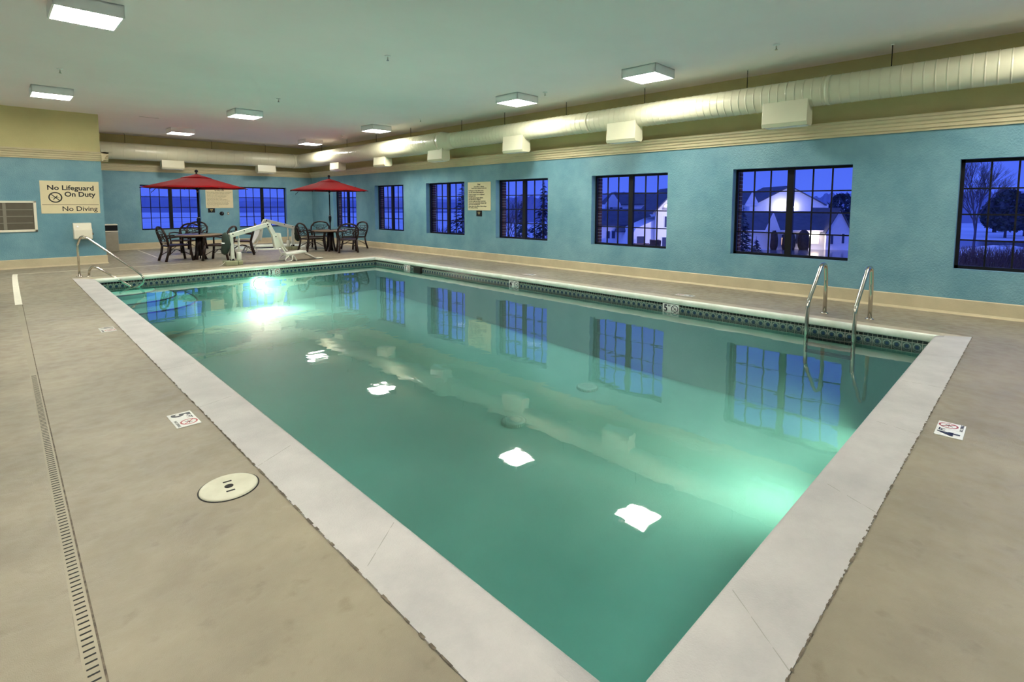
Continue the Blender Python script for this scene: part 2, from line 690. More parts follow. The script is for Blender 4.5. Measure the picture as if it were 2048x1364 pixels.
coping('pool_coping', FL, NL, oFL, oNL, [M_coping, M_coping], 'long white pool coping beside the left deck')
coping('pool_coping', NL, NR, oNL, oNR, [M_coping, M_coping], 'wide white pool coping along the near short end')
coping('pool_coping', NR, FR, oNR, oFR, [M_copt, M_nose], 'thin pool coping with pale bullnose below the window wall')
coping('pool_coping', FR, FL, oFR, oFL, [M_copt, M_nose], 'pool coping with pale bullnose at the far end by the lift')

# caulk joint round the outside of the coping
b = MB()
for p, q in ((oFL, oNL), (oNL, oNR), (oNR, oFR)):
    p, q = Vector(p), Vector(q)
    d = (q - p).normalized()
    nrm = Vector((d.y, -d.x)) if p != Vector(oNL) else Vector((d.y, -d.x))
    N = 420
    L = (q - p).length
    for k in range(N):
        if random.random() < 0.2:
            continue
        wd = random.choice((0.0015, 0.002, 0.004, 0.006)) * (0.5 if p == Vector(oNR) else 1)
        s0, s1 = k / N, (k + 1) / N
        a, c = p.lerp(q, s0), p.lerp(q, s1)
        b.faces([(a.x - nrm.x * wd, a.y - nrm.y * wd, 0.0055), (c.x - nrm.x * wd, c.y - nrm.y * wd, 0.0055),
                 (c.x + nrm.x * wd, c.y + nrm.y * wd, 0.0055), (a.x + nrm.x * wd, a.y + nrm.y * wd, 0.0055)], [(0, 1, 2, 3)])
struct(b.build('trim_1', M_caulk), 'dirty caulk joint around the pool coping')

# pool shell
def inset(p, d):
    cx, cy = 4.8, 7.35
    return (p[0] + (d if p[0] < cx else -d), p[1] + (d if p[1] < cy else -d))


iFL, iFR, iNR, iNL = [inset(p, -0.035) for p in (FL, FR, NR, NL)]


def floor_z(y):
    pts = [(-1, -1.45), (0.8, -1.45), (5.0, -1.4), (9.5, -1.15), (14.2, -0.98)]
    for (a, za), (c, zc) in zip(pts, pts[1:]):
        if a <= y <= c:
            return za + (zc - za) * (y - a) / (c - a)
    return -1.2


b = MB()
ring = [iFL, iFR, iNR, iNL]
NS = 24
for (x0, y0), (x1, y1) in zip(ring, ring[1:] + ring[:1]):
    for k in range(NS):
        ax, ay = x0 + (x1 - x0) * k / NS, y0 + (y1 - y0) * k / NS
        bx, by = x0 + (x1 - x0) * (k + 1) / NS, y0 + (y1 - y0) * (k + 1) / NS
        b.faces([(ax, ay, -0.09), (bx, by, -0.09), (bx, by, floor_z(by)), (ax, ay, floor_z(ay))], [(0, 1, 2, 3)])
NY = 40
for k in range(NY):
    s0, s1 = k / NY, (k + 1) / NY
    l0 = Vector(iNL).lerp(Vector(iFL), s0)
    l1 = Vector(iNL).lerp(Vector(iFL), s1)
    r0 = Vector(iNR).lerp(Vector(iFR), s0)
    r1 = Vector(iNR).lerp(Vector(iFR), s1)
    b.faces([(l0.x, l0.y, floor_z(l0.y)), (r0.x, r0.y, floor_z(r0.y)), (r1.x, r1.y, floor_z(r1.y)), (l1.x, l1.y, floor_z(l1.y))], [(0, 1, 2, 3)])
bmesh.ops.remove_doubles(b.bm, verts=b.bm.verts, dist=0.001)
shell = tag(b.build('pool_basin', M_plaster), 'sunken rectangular aqua pool basin under the teal water', 'pool')
# waterline tile bands, a part of the basin
b = MB()
uvl = b.bm.loops.layers.uv.new('UVMap')
ring2 = [inset(p, -0.028) for p in (FL, FR, NR, NL)]
for (x0, y0), (x1, y1) in zip(ring2, ring2[1:] + ring2[:1]):
    L = sqrt((x1 - x0) ** 2 + (y1 - y0) ** 2)
    f = b.faces([(x0, y0, -0.09), (x1, y1, -0.09), (x1, y1, -0.26), (x0, y0, -0.26)], [(0, 1, 2, 3)])[0]
    for lp, uvv in zip(f.loops, ((0, 0.15), (L, 0.15), (L, -0.02), (0, -0.02))):
        lp[uvl].uv = uvv
tag(b.build('waterline_tile', M_tile, shell, recalc=False), 'dark waterline tiles with ring motif')
# corner entry steps with dark nosing
for rx, ry, zt in ((1.05, 0.8, -0.30), (1.36, 1.5, -0.39), (1.68, 2.2, -0.48)):
    b = MB()
    nn = 24
    pts = [(0, 0)]
    for k in range(nn + 1):
        a = pi / 2 * k / nn
        ex = 0.62
        pts.append((rx * cos(a) ** ex, -ry * sin(a) ** ex))
    X0, Y0 = iFL
    cx = lambda z: (lambda u, v: (X0 + u, Y0 + v, z))
    b.prism(pts, cx(zt - 0.5), cx(zt))
    st = b.build('entry_step', M_plaster, shell)
    b = MB()
    b.tube([(X0 + u, Y0 + v, zt + 0.004) for u, v in pts[1:]], 0.016, 6)
    b.build('step_edge_tile', M_ink, st)
# pool water
b = MB()
wr = [inset(p, -0.02) for p in (FL, FR, NR, NL)]
b.faces([(x, y, ZW) for x, y in wr] + [(x, y, -1.6) for x, y in wr], [(3, 2, 1, 0)], 0)
b.faces([(x, y, ZW) for x, y in wr] + [(x, y, -1.6) for x, y in wr], [(4, 5, 6, 7), (0, 1, 5, 4), (1, 2, 6, 5), (2, 3, 7, 6), (3, 0, 4, 7)], 1)
bmesh.ops.remove_doubles(b.bm, verts=b.bm.verts, dist=0.0001)
wo = b.build('pool_water', [M_water, M_body])
tag(wo, 'still teal water filling the rectangular pool', 'water', kind='stuff')

# skimmer mouth in the right hand wall (in the tile band)
b = MB()
x_ = 8.17
b.box((x_ - 0.012, 11.56, -0.27), (x_ + 0.12, 11.88, -0.10), 0)
tag(b.build('skimmer_opening', M_dark), 'dark rectangular skimmer mouth in the waterline tile by the 3 foot mark', 'skimmer')

# main drains on the pool floor
for i, (px_, py_) in enumerate(((6.75, 4.95), (4.95, 4.86))):
    b = MB()
    zf = floor_z(py_)
    b.lathe([(0.16, 0), (0.165, 0.02), (0.155, 0.045), (0.12, 0.06), (0.11, 0.045), (0.085, 0.05), (0.07, 0.06), (0.02, 0.062)], 40)
    o = b.build('main_drain', M_fitting, loc=(px_, py_, zf))
    b = MB()
    for k in range(36):
        a = 2 * pi * k / 36
        mt = Matrix.Rotation(a, 4, 'Z')
        b.box((0.158, -0.006, 0.006), (0.176, 0.006, 0.042), mtx=mt)
    b.build('grate_ribs', M_fitting, o)
    tag(o, ('round ribbed main drain nearer the window wall on the pool floor' if i == 0 else
            'round ribbed main drain nearer the middle of the pool floor'), 'drain', 'main drains on the pool floor')

# underwater lights: one in the near wall and one in the far wall
M_lens = emis('pool_light_lens', (1.0, 0.95, 0.75), 60)
M_lens2 = emis('pool_light_lens_far', (1.0, 0.95, 0.80), 70)
for (lx, ly, lz, sgn, lm, lab, en) in ((5.55, 0.715, -0.66, 1, M_lens, 'round underwater light in the near short pool wall', 430),
                                       (4.85, 13.96, -0.44, -1, M_lens2, 'round underwater light in the far pool wall glowing below the coping', 900)):
    o = empty('underwater_light', (lx, ly, lz), 0 if sgn > 0 else pi)
    b = MB()
    n_ = 28
    b.tube([(0.15 * cos(2 * pi * k / n_), 0.035, 0.15 * sin(2 * pi * k / n_)) for k in range(n_)], 0.02, 8, closed=True)
    b.build('bezel', M_steel, o)
    b = MB()
    b.tube([(0, 0.0, 0), (0, 0.03, 0)], [0.14, 0.13], 28)
    b.build('lens', lm, o)
    tag(o, lab, 'pool light')
    ld = bpy.data.lights.new('underwater_lamp', 'SPOT')
    ld.energy = en
    ld.color = (1.0, 0.93, 0.72)
    ld.spot_size = radians(125)
    ld.spot_blend = 1.0
    ld.shadow_soft_size = 0.12
    lo = bpy.data.objects.new('underwater_lamp', ld)
    COL.objects.link(lo)
    lo.location = (0, 0.06, 0)
    lo.rotation_euler = (radians(84), 0, 0)
    lo.parent = o

# ------------------------------------------------------------------ spa
o = empty('spa', (SPA[0], SPA[1], 0))
n_ = 48
r_ = SPA[2]
b = MB()
b.lathe([(r_ + 0.22, -0.1), (r_ + 0.24, 0.0), (r_ + 0.22, 0.03), (r_ + 0.05, 0.035), (r_, 0.02), (r_ - 0.02, -0.02), (r_, -0.07), (r_ + 0.1, -0.1)], n_)
for f in list(b.bm.faces):
    if len(f.verts) > 4:
        b.bm.faces.remove(f)
b.build('coping_ring', M_nose, o)
b = MB()
b.lathe([(0.5, -0.8), (r_ + 0.01, -0.78), (r_ + 0.01, -0.06)], n_)
for f in list(b.bm.faces):
    if len(f.verts) > 4 and f.calc_center_median().z > -0.5:
        b.bm.faces.remove(f)
b.build('basin', M_tile if False else M_ink, o)
b = MB()
b.faces([(r_ * cos(2 * pi * k / n_), r_ * sin(2 * pi * k / n_), -0.12) for k in range(n_)], [tuple(range(n_))])
b.build('water', M_spawater, o)
tag(o, 'small round sunken spa with pale rim behind the lifts', 'hot tub')

# ------------------------------------------------------------------ walls
WZ0, WZ1 = 0.664, 2.264
ZCB, ZCT = 2.71, 2.945          # cornice bottom/top
wins_R = [(-1.18, 0.745), (2.08, 4.013), (5.355, 7.28), (8.63, 10.535), (11.88, 13.785), (15.07, 16.92), (18.27, 20.15)]
wins_B = [(3.838, 5.69), (7.04, 8.89)]


def wall_with_openings(name, along, fixed, thick, lo, hi, wins, z0, z1, m, wz0=WZ0, wz1=WZ1):
    """along = 'y' (wall plane x = fixed, body on +x) or 'x' (wall plane y = fixed, body on +y)"""
    b = MB()

    def bx(a0, a1, c0, c1):
        if along == 'y':
            b.box((fixed, a0, c0), (fixed + thick, a1, c1))
        else:
            b.box((a0, fixed, c0), (a1, fixed + thick, c1))
    if wins:
        bx(lo, hi, z0, wz0)
        bx(lo, hi, wz1, z1)
        cur = lo
        for a, c in wins:
            a2 = max(a, lo)
            if a2 > cur:
                bx(cur, a2, wz0, wz1)
            cur = c
        if cur < hi:
            bx(cur, hi, wz0, wz1)
    else:
        bx(lo, hi, z0, z1)
    return b.build(name, m)


RT = 0.24
struct(wall_with_openings('wall_right', 'y', XR, RT, YN, YB + RT, wins_R, 0, ZCB + 0.1, M_wall), 'blue stucco window wall')
struct(wall_with_openings('wall_right_upper', 'y', XR, RT, YN, YB + RT, None, ZCB + 0.1, ZC, M_upper), 'olive band above the cornice')
struct(wall_with_openings('wall_back', 'x', YB, RT, XC, XR, wins_B, 0, ZCB + 0.1, M_wall), 'blue stucco back wall')
struct(wall_with_openings('wall_back_upper', 'x', YB, RT, XC, XR, None, ZCB + 0.1, ZC, M_upper), 'olive band above the cornice')
b = MB()
b.box((XW, YL, 0), (XC, YL + 0.2, ZCB + 0.1))
b.box((XC - 0.2, YL + 0.2, 0), (XC, YB + RT, ZCB + 0.1))
struct(b.build('wall_left_front', M_wall), 'blue stucco wall block at the left')
b = MB()
b.box((XW, YL, ZCB + 0.1), (XC, YL + 0.2, ZC))
b.box((XC - 0.2, YL + 0.2, ZCB + 0.1), (XC, YB + RT, ZC))
struct(b.build('wall_left_upper', M_upper), 'olive band above the cornice')
b = MB()
b.box((XW - 0.2, YN, 0), (XW, YL + 0.2, ZC))
struct(b.build('wall_left', M_wall), 'blue stucco side wall')
b = MB()
b.box((XW - 0.2, YN - 0.2, 0), (XR + RT, YN, ZC))
struct(b.build('wall_rear', M_wall), 'blue stucco wall behind the camera')
b = MB()
b.box((XW - 0.2, YN - 0.2, ZC), (XR + 0.5, YB + 0.5, ZC + 0.2))
struct(b.build('ceiling', M_ceil), 'smooth white ceiling')

# outdoor brick skin, 5 cm beyond the frames
b = MB()
bw = 0.12
YO = [(a - 0.0, c + 0.0) for a, c in wins_R]


def brick_jamb(name, along, fixed, edge, z0, z1):
    """brick return on the far side of an opening, laid course by course"""
    bb = MB()
    h = 0.075
    k = 0
    z = z0
    while z < z1 - 0.01:
        ins = 0.0 if k % 2 else 0.0
        if along == 'y':
            bb.box((fixed + ins, edge - 0.05, z + 0.006), (fixed + 0.11, edge + 0.2, min(z + h - 0.006, z1)), 0)
            bb.box((fixed + 0.004, edge - 0.044, z - 0.006), (fixed + 0.105, edge + 0.2, z + 0.006), 1)
        else:
            bb.box((edge - 0.2, fixed, z + 0.006), (edge + 0.05, fixed + 0.11, min(z + h - 0.006, z1)), 0)
            bb.box((edge - 0.2, fixed + 0.004, z - 0.006), (edge + 0.044, fixed + 0.105, z + 0.006), 1)
        z += h
        k += 1
    return bb


def window(idx, along, fixed, a0, a1, curtain=None):
    """steel window: frame, centre mullion, two sashes of 3 x 4 panes"""
    Wd, Hh = a1 - a0, WZ1 - WZ0
    # local axes: x along the wall seen from inside left->right, y up, z towards the room
    if along == 'y':
        root = empty('window_%d' % idx, (fixed + 0.18, a1, WZ0), rot=(pi / 2, 0, -pi / 2))
    else:
        root = empty('window_%d' % idx, (a0, fixed + 0.18, WZ0), rot=(pi / 2, 0, 0))
    struct(root)
    b = MB()
    t = 0.045
    dp = 0.03
    b.box((0, 0, -dp), (t, Hh, dp)).box((Wd - t * 0.6, 0, -dp), (Wd, Hh, dp))
    b.box((0, Hh - t, -dp), (Wd, Hh, dp)).box((0, 0, -dp), (Wd, t, dp))
    b.build('window_frame', M_black, root)
    b = MB()
    mx = Wd * 0.5
    b.box((mx - 0.055, 0, -dp), (mx + 0.055, Hh, dp + 0.01))
    b.build('mullion', M_black, root)
    for side in (0, 1):
        x0 = t if side == 0 else mx + 0.055
        x1 = mx - 0.055 if side == 0 else Wd - t * 0.6
        b = MB()
        for i in (1, 2):
            xx = x0 + (x1 - x0) * i / 3
            b.box((xx - 0.011, t, -0.012), (xx + 0.011, Hh - t, 0.012))
        for j in (1, 2, 3):
            yy = t + (Hh - 2 * t) * j / 4
            b.box((x0, yy - 0.011, -0.0125), (x1, yy + 0.011, 0.0125))
        b.build('muntin_grid', M_black, root)
        b = MB()
        b.box((x0, t, -0.004), (x1, Hh - t, -0.001))
        b.build('glass_pane', M_glass, root)
    return root


k = 1
for a, c in wins_R:
    window(k, 'y', XR, a, c)
    if k > 1:
        bj = brick_jamb('brick', 'y', XR + RT + 0.01, c, WZ0 - 0.03, WZ1 + 0.05)
        struct(bj.build('trim_%d' % (20 + k), [M_brick, M_mortar]), 'outdoor brick return beside the window')
    k += 1
for a, c in wins_B:
    window(k, 'x', YB, a, c)
    k += 1

# baseboards (coved)
BH = 0.225


def strip_profile(name, prof, p, q, outward, m, label=None, mi=0):
    """prof = [(distance from wall, z)], swept from p to q, outward = unit vector into the room"""
    ox, oy = outward
    b = MB()
    b.prism(prof, lambda a, z: (p[0] + ox * a, p[1] + oy * a, z), lambda a, z: (q[0] + ox * a, q[1] + oy * a, z))
    o = b.build(name, m)
    return struct(o, label)


cove = [(0, 0.0), (0.055, 0.0), (0.032, 0.012), (0.02, 0.035), (0.018, BH - 0.012), (0.008, BH), (0, BH)]
strip_profile('baseboard_right', cove, (XR, YN), (XR, YB), (-1, 0), M_base)
strip_profile('baseboard_back', cove, (XC, YB), (XR, YB), (0, -1), M_base)
strip_profile('baseboard_left', cove, (XW, YL), (XC + 0.018, YL), (0, -1), M_base)
strip_profile('baseboard_alcove', cove, (XC, YL - 0.018), (XC, YB), (1, 0), M_base)

corn = [(0, ZCB), (0.03, ZCB), (0.035, ZCB + 0.03), (0.06, ZCB + 0.04), (0.065, ZCB + 0.085), (0.085, ZCB + 0.095), (0.09, ZCB + 0.13),
        (0.12, ZCB + 0.15), (0.13, ZCB + 0.185), (0.155, ZCB + 0.20), (0.155, ZCT), (0, ZCT)]
strip_profile('trim_2', corn, (XR, YN), (XR, YB), (-1, 0), M_corn, 'stepped cornice on the window wall')
strip_profile('trim_3', corn, (XC, YB), (XR, YB), (0, -1), M_corn, 'stepped cornice on the back wall')
strip_profile('trim_4', corn, (XW, YL), (XC + 0.155, YL), (0, -1), M_corn, 'stepped cornice on the left wall block')
strip_profile('trim_5', corn, (XC, YL - 0.155), (XC, YB), (1, 0), M_corn, 'stepped cornice inside the alcove')

# ------------------------------------------------------------------ duct
def duct():
    root = empty('spiral_duct', (9.3, 12.0, 3.37))
    X, Z = 9.3, 3.37

    def run(path_pts, r, pitch):
        pth, rr = [Vector(path_pts[0])], [r]
        for (p, q) in zip(path_pts, path_pts[1:]):
            p, q = Vector(p), Vector(q)
            L = (q - p).length
            n = max(1, int(L / pitch))
            for i in range(n):
                c = p.lerp(q, (i + 0.5) / n)
                d = (q - p).normalized()
                pth += [c - d * 0.016, c - d * 0.006, c, c + d * 0.006, c + d * 0.016]
                rr += [r, r, r + 0.007, r, r]
        pth.append(Vector(path_pts[-1]))
        rr.append(r)
        return pth, rr
    L = Vector((9.3, 12.0, 3.37))
    b = MB()
    p, r = run([(9.42, YN + 0.02, 3.39), (9.42, 11.66, 3.39)], 0.222, 0.125)
    b.tube([v - L for v in p], r, 40)
    b.build('narrow_run', M_duct, root)
    b = MB()
    p, r = run([(9.32, 12.05, 3.37), (9.30, 21.2, 3.35)], 0.28, 0.125)
    b.tube([v - L for v in p], r, 40)
    b.build('wide_run', M_duct, root)
    b = MB()
    b.tube([Vector(q) - L for q in ((9.42, 11.6, 3.39), (9.38, 11.75, 3.38), (9.33, 11.98, 3.37), (9.32, 12.06, 3.37))], [0.225, 0.228, 0.287, 0.29], 40)
    b.build('reducer', M_duct, root)
    b = MB()
    el = []
    for k in range(9):
        a = pi / 2 * k / 8
        el.append(Vector((9.02 + 0.28 * cos(a), 21.22 + 0.30 * sin(a), 3.35 - 0.015 * k / 8)) - L)
    b.tube([Vector((9.30, 21.15, 3.35)) - L] + el + [Vector((8.95, 21.52, 3.335)) - L], 0.283, 36)
    b.build('elbow', M_duct, root)
    b = MB()
    p, r = run([(9.0, 21.52, 3.335), (XC + 0.02, 21.52, 3.335)], 0.277, 0.3)
    b.tube([v - L for v in p], r, 40)
    b.build('back_run', M_duct, root)
    for yy, rr_ in ((2.33, 0.232), (6.9, 0.23)):
        b = MB()
        b.tube([(0.12, yy - 12.0 - 0.025, 0.02), (0.12, yy - 12.0 + 0.025, 0.02)], rr_, 40)
        b.build('joint_collar', M_duct, root)
    tag(root, 'cream painted round spiral duct hung below the ceiling along the window and back walls', 'duct')


duct()

# diffuser boxes under the duct
DB = None
dspots = [(2.92, 'y', 'widest in view, nearest the camera'), (6.02, 'y', 'second from the camera'), (9.13, 'y', 'third from the camera'),
          (12.19, 'y', 'beside the duct reducer'), (15.2, 'y', 'between the reducer and the right parasol'), (18.3, 'y', 'just above the right parasol'),
          (4.72, 'x', 'over the left parasol'), (7.88, 'x', 'between the two parasols')]
for i, (q, ax, txt) in enumerate(dspots):
    if DB is None:
        o = empty('duct_diffuser', (0, 0, 0))
        b = MB()
        prof = [(-0.13, 0.36), (-0.15, 0.0), (-0.11, -0.055), (0.11, -0.055), (0.15, 0.0), (0.13, 0.36)]
        b.prism(prof, lambda a, z: (a, -0.34, z), lambda a, z: (a, 0.34, z))
        b.build('housing', M_duct, o, bevel=0.004)
        b = MB()
        for k in range(6):
            b.box((-0.09 + k * 0.034, -0.3, -0.062), (-0.082 + k * 0.034, 0.3, -0.054))
        b.build('outlet_slats', M_white, o)
        b = MB()
        b.prism([(-0.155, 0.0), (-0.145, 0.0), (-0.11, -0.05), (-0.118, -0.058)], lambda a, z: (a, -0.345, z), lambda a, z: (a, 0.345, z))
        b.build('face_flange', M_duct, o)
        DB = o
    else:
        o = copy_tree(DB)
    if ax == 'y':
        o.location = (9.36 if q < 12 else 9.29, q, 2.93 if q < 12 else 2.88)
        o.rotation_euler = (0, 0, 0)
    else:
        o.location = (q, 21.5, 2.86)
        o.rotation_euler = (0, 0, pi / 2)
    wall = 'window wall' if ax == 'y' else 'back wall'
    tag(o, 'cream diffuser box under the %s duct, %s' % (wall, txt), 'air diffuser', 'box diffusers under the duct')

# hanger rods
hp = None
for i, (x, y, zb) in enumerate(((9.42, 1.55, 3.6), (9.42, 3.6, 3.6), (9.42, 5.6, 3.6), (9.42, 7.6, 3.6), (9.42, 9.6, 3.6), (9.42, 11.3, 3.6),
                                (9.31, 13.6, 3.63), (9.31, 15.6, 3.63), (9.31, 17.6, 3.63), (9.31, 19.6, 3.63),
                                (7.9, 21.52, 3.6), (6.0, 21.52, 3.6), (3.4, 21.52, 3.6))):
    if hp is None:
        o = empty('hanger_rod', (0, 0, 0))
        b = MB()
        b.cyl((0, 0, -0.34), (0, 0, 0), 0.006, n=8)
        b.build('rod', M_black, o)
        b = MB()
        b.cyl((0, 0, -0.015), (0, 0, 0), 0.02, n=12)
        b.build('ceiling_cap', M_white, o)
        hp = o
    else:
        o = copy_tree(hp)
    o.location = (x, y, ZC)
    if i < 10:
        ordn = ('closest to the camera', 'second from the camera', 'third from the camera', 'fourth from the camera', 'fifth from the camera', 'just before the reducer',
                'first past the reducer', 'second past the reducer', 'third past the reducer', 'last before the corner')[i]
        lab = 'thin dark rod hanging the duct along the window wall, ' + ordn
    else:
        lab = 'thin dark rod hanging the duct on the back wall, ' + ('nearest the corner', 'in the middle', 'nearest the alcove')[i - 10]
    tag(o, lab, 'hanger rod', 'rods hanging the duct')

# ------------------------------------------------------------------ ceiling lights
M_lamp = emis('lamp_lens', LAMP_COLOR, LAMP_STRENGTH)
lamp0 = None
lamps = [(0.97, 8.06, 'largest in view, at the top left corner'), (1.09, 14.35, 'in front of the left wall block'),
         (4.75, 14.2, 'over the left end of the pool far side'), (4.45, 19.05, 'in front of the alcove, by the back wall'),
         (8.22, 4.83, 'largest of the row beside the duct'), (8.24, 8.02, 'second from the camera beside the duct'),
         (8.42, 14.1, 'third from the camera beside the duct'), (8.55, 18.9, 'farthest, in the corner over the right parasol'),
         (8.22, -0.6, 'above the near right corner of the deck, outside the picture'), (0.97, 2.0, 'above the near left deck, outside the picture'),
         (4.7, -1.6, 'above the deck behind the camera'), (-2.6, 8.06, 'over the far left deck, outside the picture'),
         (-2.6, 1.5, 'over the left deck beside the camera, outside the picture'), (-2.6, 14.35, 'over the deck left of the vent, outside the picture')]
for i, (x, y, txt) in enumerate(lamps):
    if lamp0 is None:
        o = empty('ceiling_light', (0, 0, 0))
        s_ = 0.325
        h = 0.15
        t = 0.02
        b = MB()
        for (a0, a1) in (((-s_, -s_), (s_, -s_ + t)), ((-s_, s_ - t), (s_, s_)), ((-s_, -s_), (-s_ + t, s_)), ((s_ - t, -s_), (s_, s_))):
            b.box((a0[0], a0[1], -h), (a1[0], a1[1], 0))
        b.box((-s_, -s_, -0.02), (s_, s_, 0))
        b.build('housing', M_white, o)
        b = MB()
        b.box((-s_ + t, -s_ + t, -h + 0.006), (s_ - t, s_ - t, -h + 0.02))
        b.build('lens', M_lamp, o)
        lamp0 = o
    else:
        o = copy_tree(lamp0)
    o.location = (x, y, ZC)
    tag(o, 'square white surface ceiling light, ' + txt, 'ceiling light', 'square ceiling lights')

# sprinklers
sp0 = None
for i, (x, y, txt) in enumerate(((4.6, 7.32, 'alone near the middle of the ceiling'), (8.26, 2.76, 'near the nearest duct box'), (8.34, 7.3, 'between the two nearest lights beside the duct'),
                                 (8.56, 12.03, 'above the duct reducer'), (8.66, 16.7, 'near the far corner'), (4.72, 11.98, 'in the middle, farther back'), (1.05, 12.08, 'between the two left lights'))):
    if sp0 is None:
        o = empty('sprinkler_head', (0, 0, 0))
        b = MB()
        b.lathe([(0.028, 0), (0.05, -0.004), (0.03, -0.018), (0.012, -0.02)], 16)
        b.build('escutcheon', M_white, o)
        b = MB()
        b.cyl((0, 0, -0.07), (0, 0, -0.015), 0.009, n=8)
        b.cyl((0, 0, -0.078), (0, 0, -0.072), 0.02, n=12)
        b.build('nozzle', M_steel, o)
        sp0 = o
    else:
        o = copy_tree(sp0)
    o.location = (x, y, ZC)
    tag(o, 'small ceiling sprinkler head, ' + txt, 'sprinkler', 'ceiling sprinklers')

# hairline ceiling repair mark
b = MB()
b.box((3.05, 17.1, ZC - 0.003), (3.5, 17.13, ZC + 0.001))
struct(b.build('trim_6', M_grillebar), 'thin crack in the ceiling near the alcove')


# ------------------------------------------------------------------ signs
def no_diving_icon(parent, x, y, r, ringm, name='no_diving_icon', z=0.003):
    b = MB()
    n = 32
    for k in range(n):
        a0, a1 = 2 * pi * k / n, 2 * pi * (k + 1) / n
        ri = r * 0.80
        b.faces([(ri * cos(a0), ri * sin(a0), 0), (r * cos(a0), r * sin(a0), 0), (r * cos(a1), r * sin(a1), 0), (ri * cos(a1), ri * sin(a1), 0)], [(0, 1, 2, 3)])
    b.beam((-0.62 * r, 0.62 * r, 0.0002), (0.62 * r, -0.62 * r, 0.0002), r * 0.15, 0.0004, upv=(0, 0, 1))
    o = b.build(name, ringm, parent, loc=(x, y, z))
    b = MB()
    b.beam((-0.30 * r, -0.42 * r, 0.0001), (0.30 * r, 0.32 * r, 0.0001), r * 0.13, 0.0004)
    b.beam((-0.02 * r, -0.02 * r, 0.0001), (0.42 * r, 0.02 * r, 0.0001), r * 0.07, 0.0004)
    b.beam((-0.65 * r, -0.02 * r, 0.0001), (0.6 * r, -0.04 * r, 0.0001), r * 0.04, 0.0004)
    b.build('diver_figure', M_signedge, o)
    return o


def board(name, w_, h_, m, loc, rot, t=0.012):
    b = MB()
    b.box((-w_ / 2, -h_ / 2, 0), (w_ / 2, h_ / 2, t))
    o = b.build(name, m, bevel=0.003)
    o.location = loc
    o.rotation_euler = rot
    return o


RB = (pi / 2, 0, 0)            # faces -y
RR = (pi / 2, 0, -pi / 2)      # faces -x
s1 = board('wall_sign', 1.165, 0.822, M_sign, (1.565, YL - 0.001, 1.757), RB)
tag(s1, 'large tan sign reading No Lifeguard On Duty on the left wall block', 'sign')
def words(parent, line, size, x, y, z, bold, sx):
    """one mesh per word, laid out left to right and centred on x"""
    obs, xs, cur = [], [], 0.0
    for wd_ in line.split():
        t_ = text('sign_text', wd_, size, M_signedge, parent, 0, y, z, align='LEFT', bold=bold, sx=sx)
        xs.append(cur)
        obs.append(t_)
        cur += max(v.co.x for v in t_.data.vertices) * sx + size * 0.30
    tot = cur - size * 0.30
    for t_, c in zip(obs, xs):
        t_.location.x = x - tot / 2 + c


words(s1, 'No Lifeguard', 0.172, 0.01, 0.235, 0.013, 0.004, 1.02)
words(s1, 'On Duty', 0.172, 0.19, 0.072, 0.013, 0.004, 1.0)
words(s1, 'No Diving', 0.172, 0.17, -0.30, 0.013, 0.0015, 1.0)
b = MB()
b.box((-0.56, -0.197, 0.012), (0.56, -0.187, 0.0135))
b.build('divider_line', M_signedge, s1)
no_diving_icon(s1, -0.30, -0.005, 0.135, M_signedge, z=0.0135)

s2 = board('wall_sign', 0.98, 0.81, M_sign, (XR - 0.001, 11.22, 1.828), RR)
tag(s2, 'tan pool rules sign between two windows on the window wall', 'sign')
lines = [('Pool', 0.062, 0, 0.335, 0.002), ('Open 7:00 am - 10:00 pm', 0.042, 0, 0.272, 0.0008), ('Pool for use by registered guests only', 0.042, 0, 0.228, 0.0008)]
body = [('No lifeguard on duty. Swim at your', 0.160), ('own risk. Shower before using pool', 0.110), ('Towels, if supplied, are for registered', 0.05), ('hotel guests only', 0.008),
        ('An adult must accompany children', -0.045), ('not supervised by a lifeguard', -0.088), ('No food or glass permitted in pool area', -0.140),
        ('Persons with communicable diseases shall', -0.193), ('not use the swimming pool', -0.235), ('Please observe the safety of others always', -0.288), ('No running, no diving', -0.33)]
for s_, sz, x, y, bd in lines:
    text('sign_text', s_, sz, M_signedge, s2, x, y, 0.013, bold=bd)
for s_, y in body:
    text('sign_text', s_, 0.045, M_signedge, s2, -0.45, y, 0.013, align='LEFT', bold=0.0012)
s3 = board('wall_sign', 0.95, 0.715, M_sign, (6.345, YB - 0.001, 1.795), RB)
tag(s3, 'tan spa rules sign between the two back wall windows', 'sign')
text('sign_text', 'Spa Safety Rules', 0.05, M_signedge, s3, 0, 0.31, 0.013, bold=0.001)
small = ['Persons under the influence of alcohol or drugs should not', 'use the spa. Pregnant women, the elderly and persons', 'with heart disease, diabetes or high blood pressure',
         'should not enter without prior medical advice.', 'Do not use the spa alone. Children must be', 'accompanied by an adult at all times.',
         'Long exposure may result in nausea, dizziness or', 'fainting. Observe a reasonable time limit, then shower,', 'cool down and, if you wish, return for a brief stay.',
         'Do not use at temperatures above the posted limit.', 'Enter and exit slowly. Keep all glass and breakable', 'objects out of the spa area.']
for i, s_ in enumerate(small):
    text('sign_text', s_, 0.036, M_signedge, s3, -0.435, 0.24 - i * 0.047, 0.013, align='LEFT')
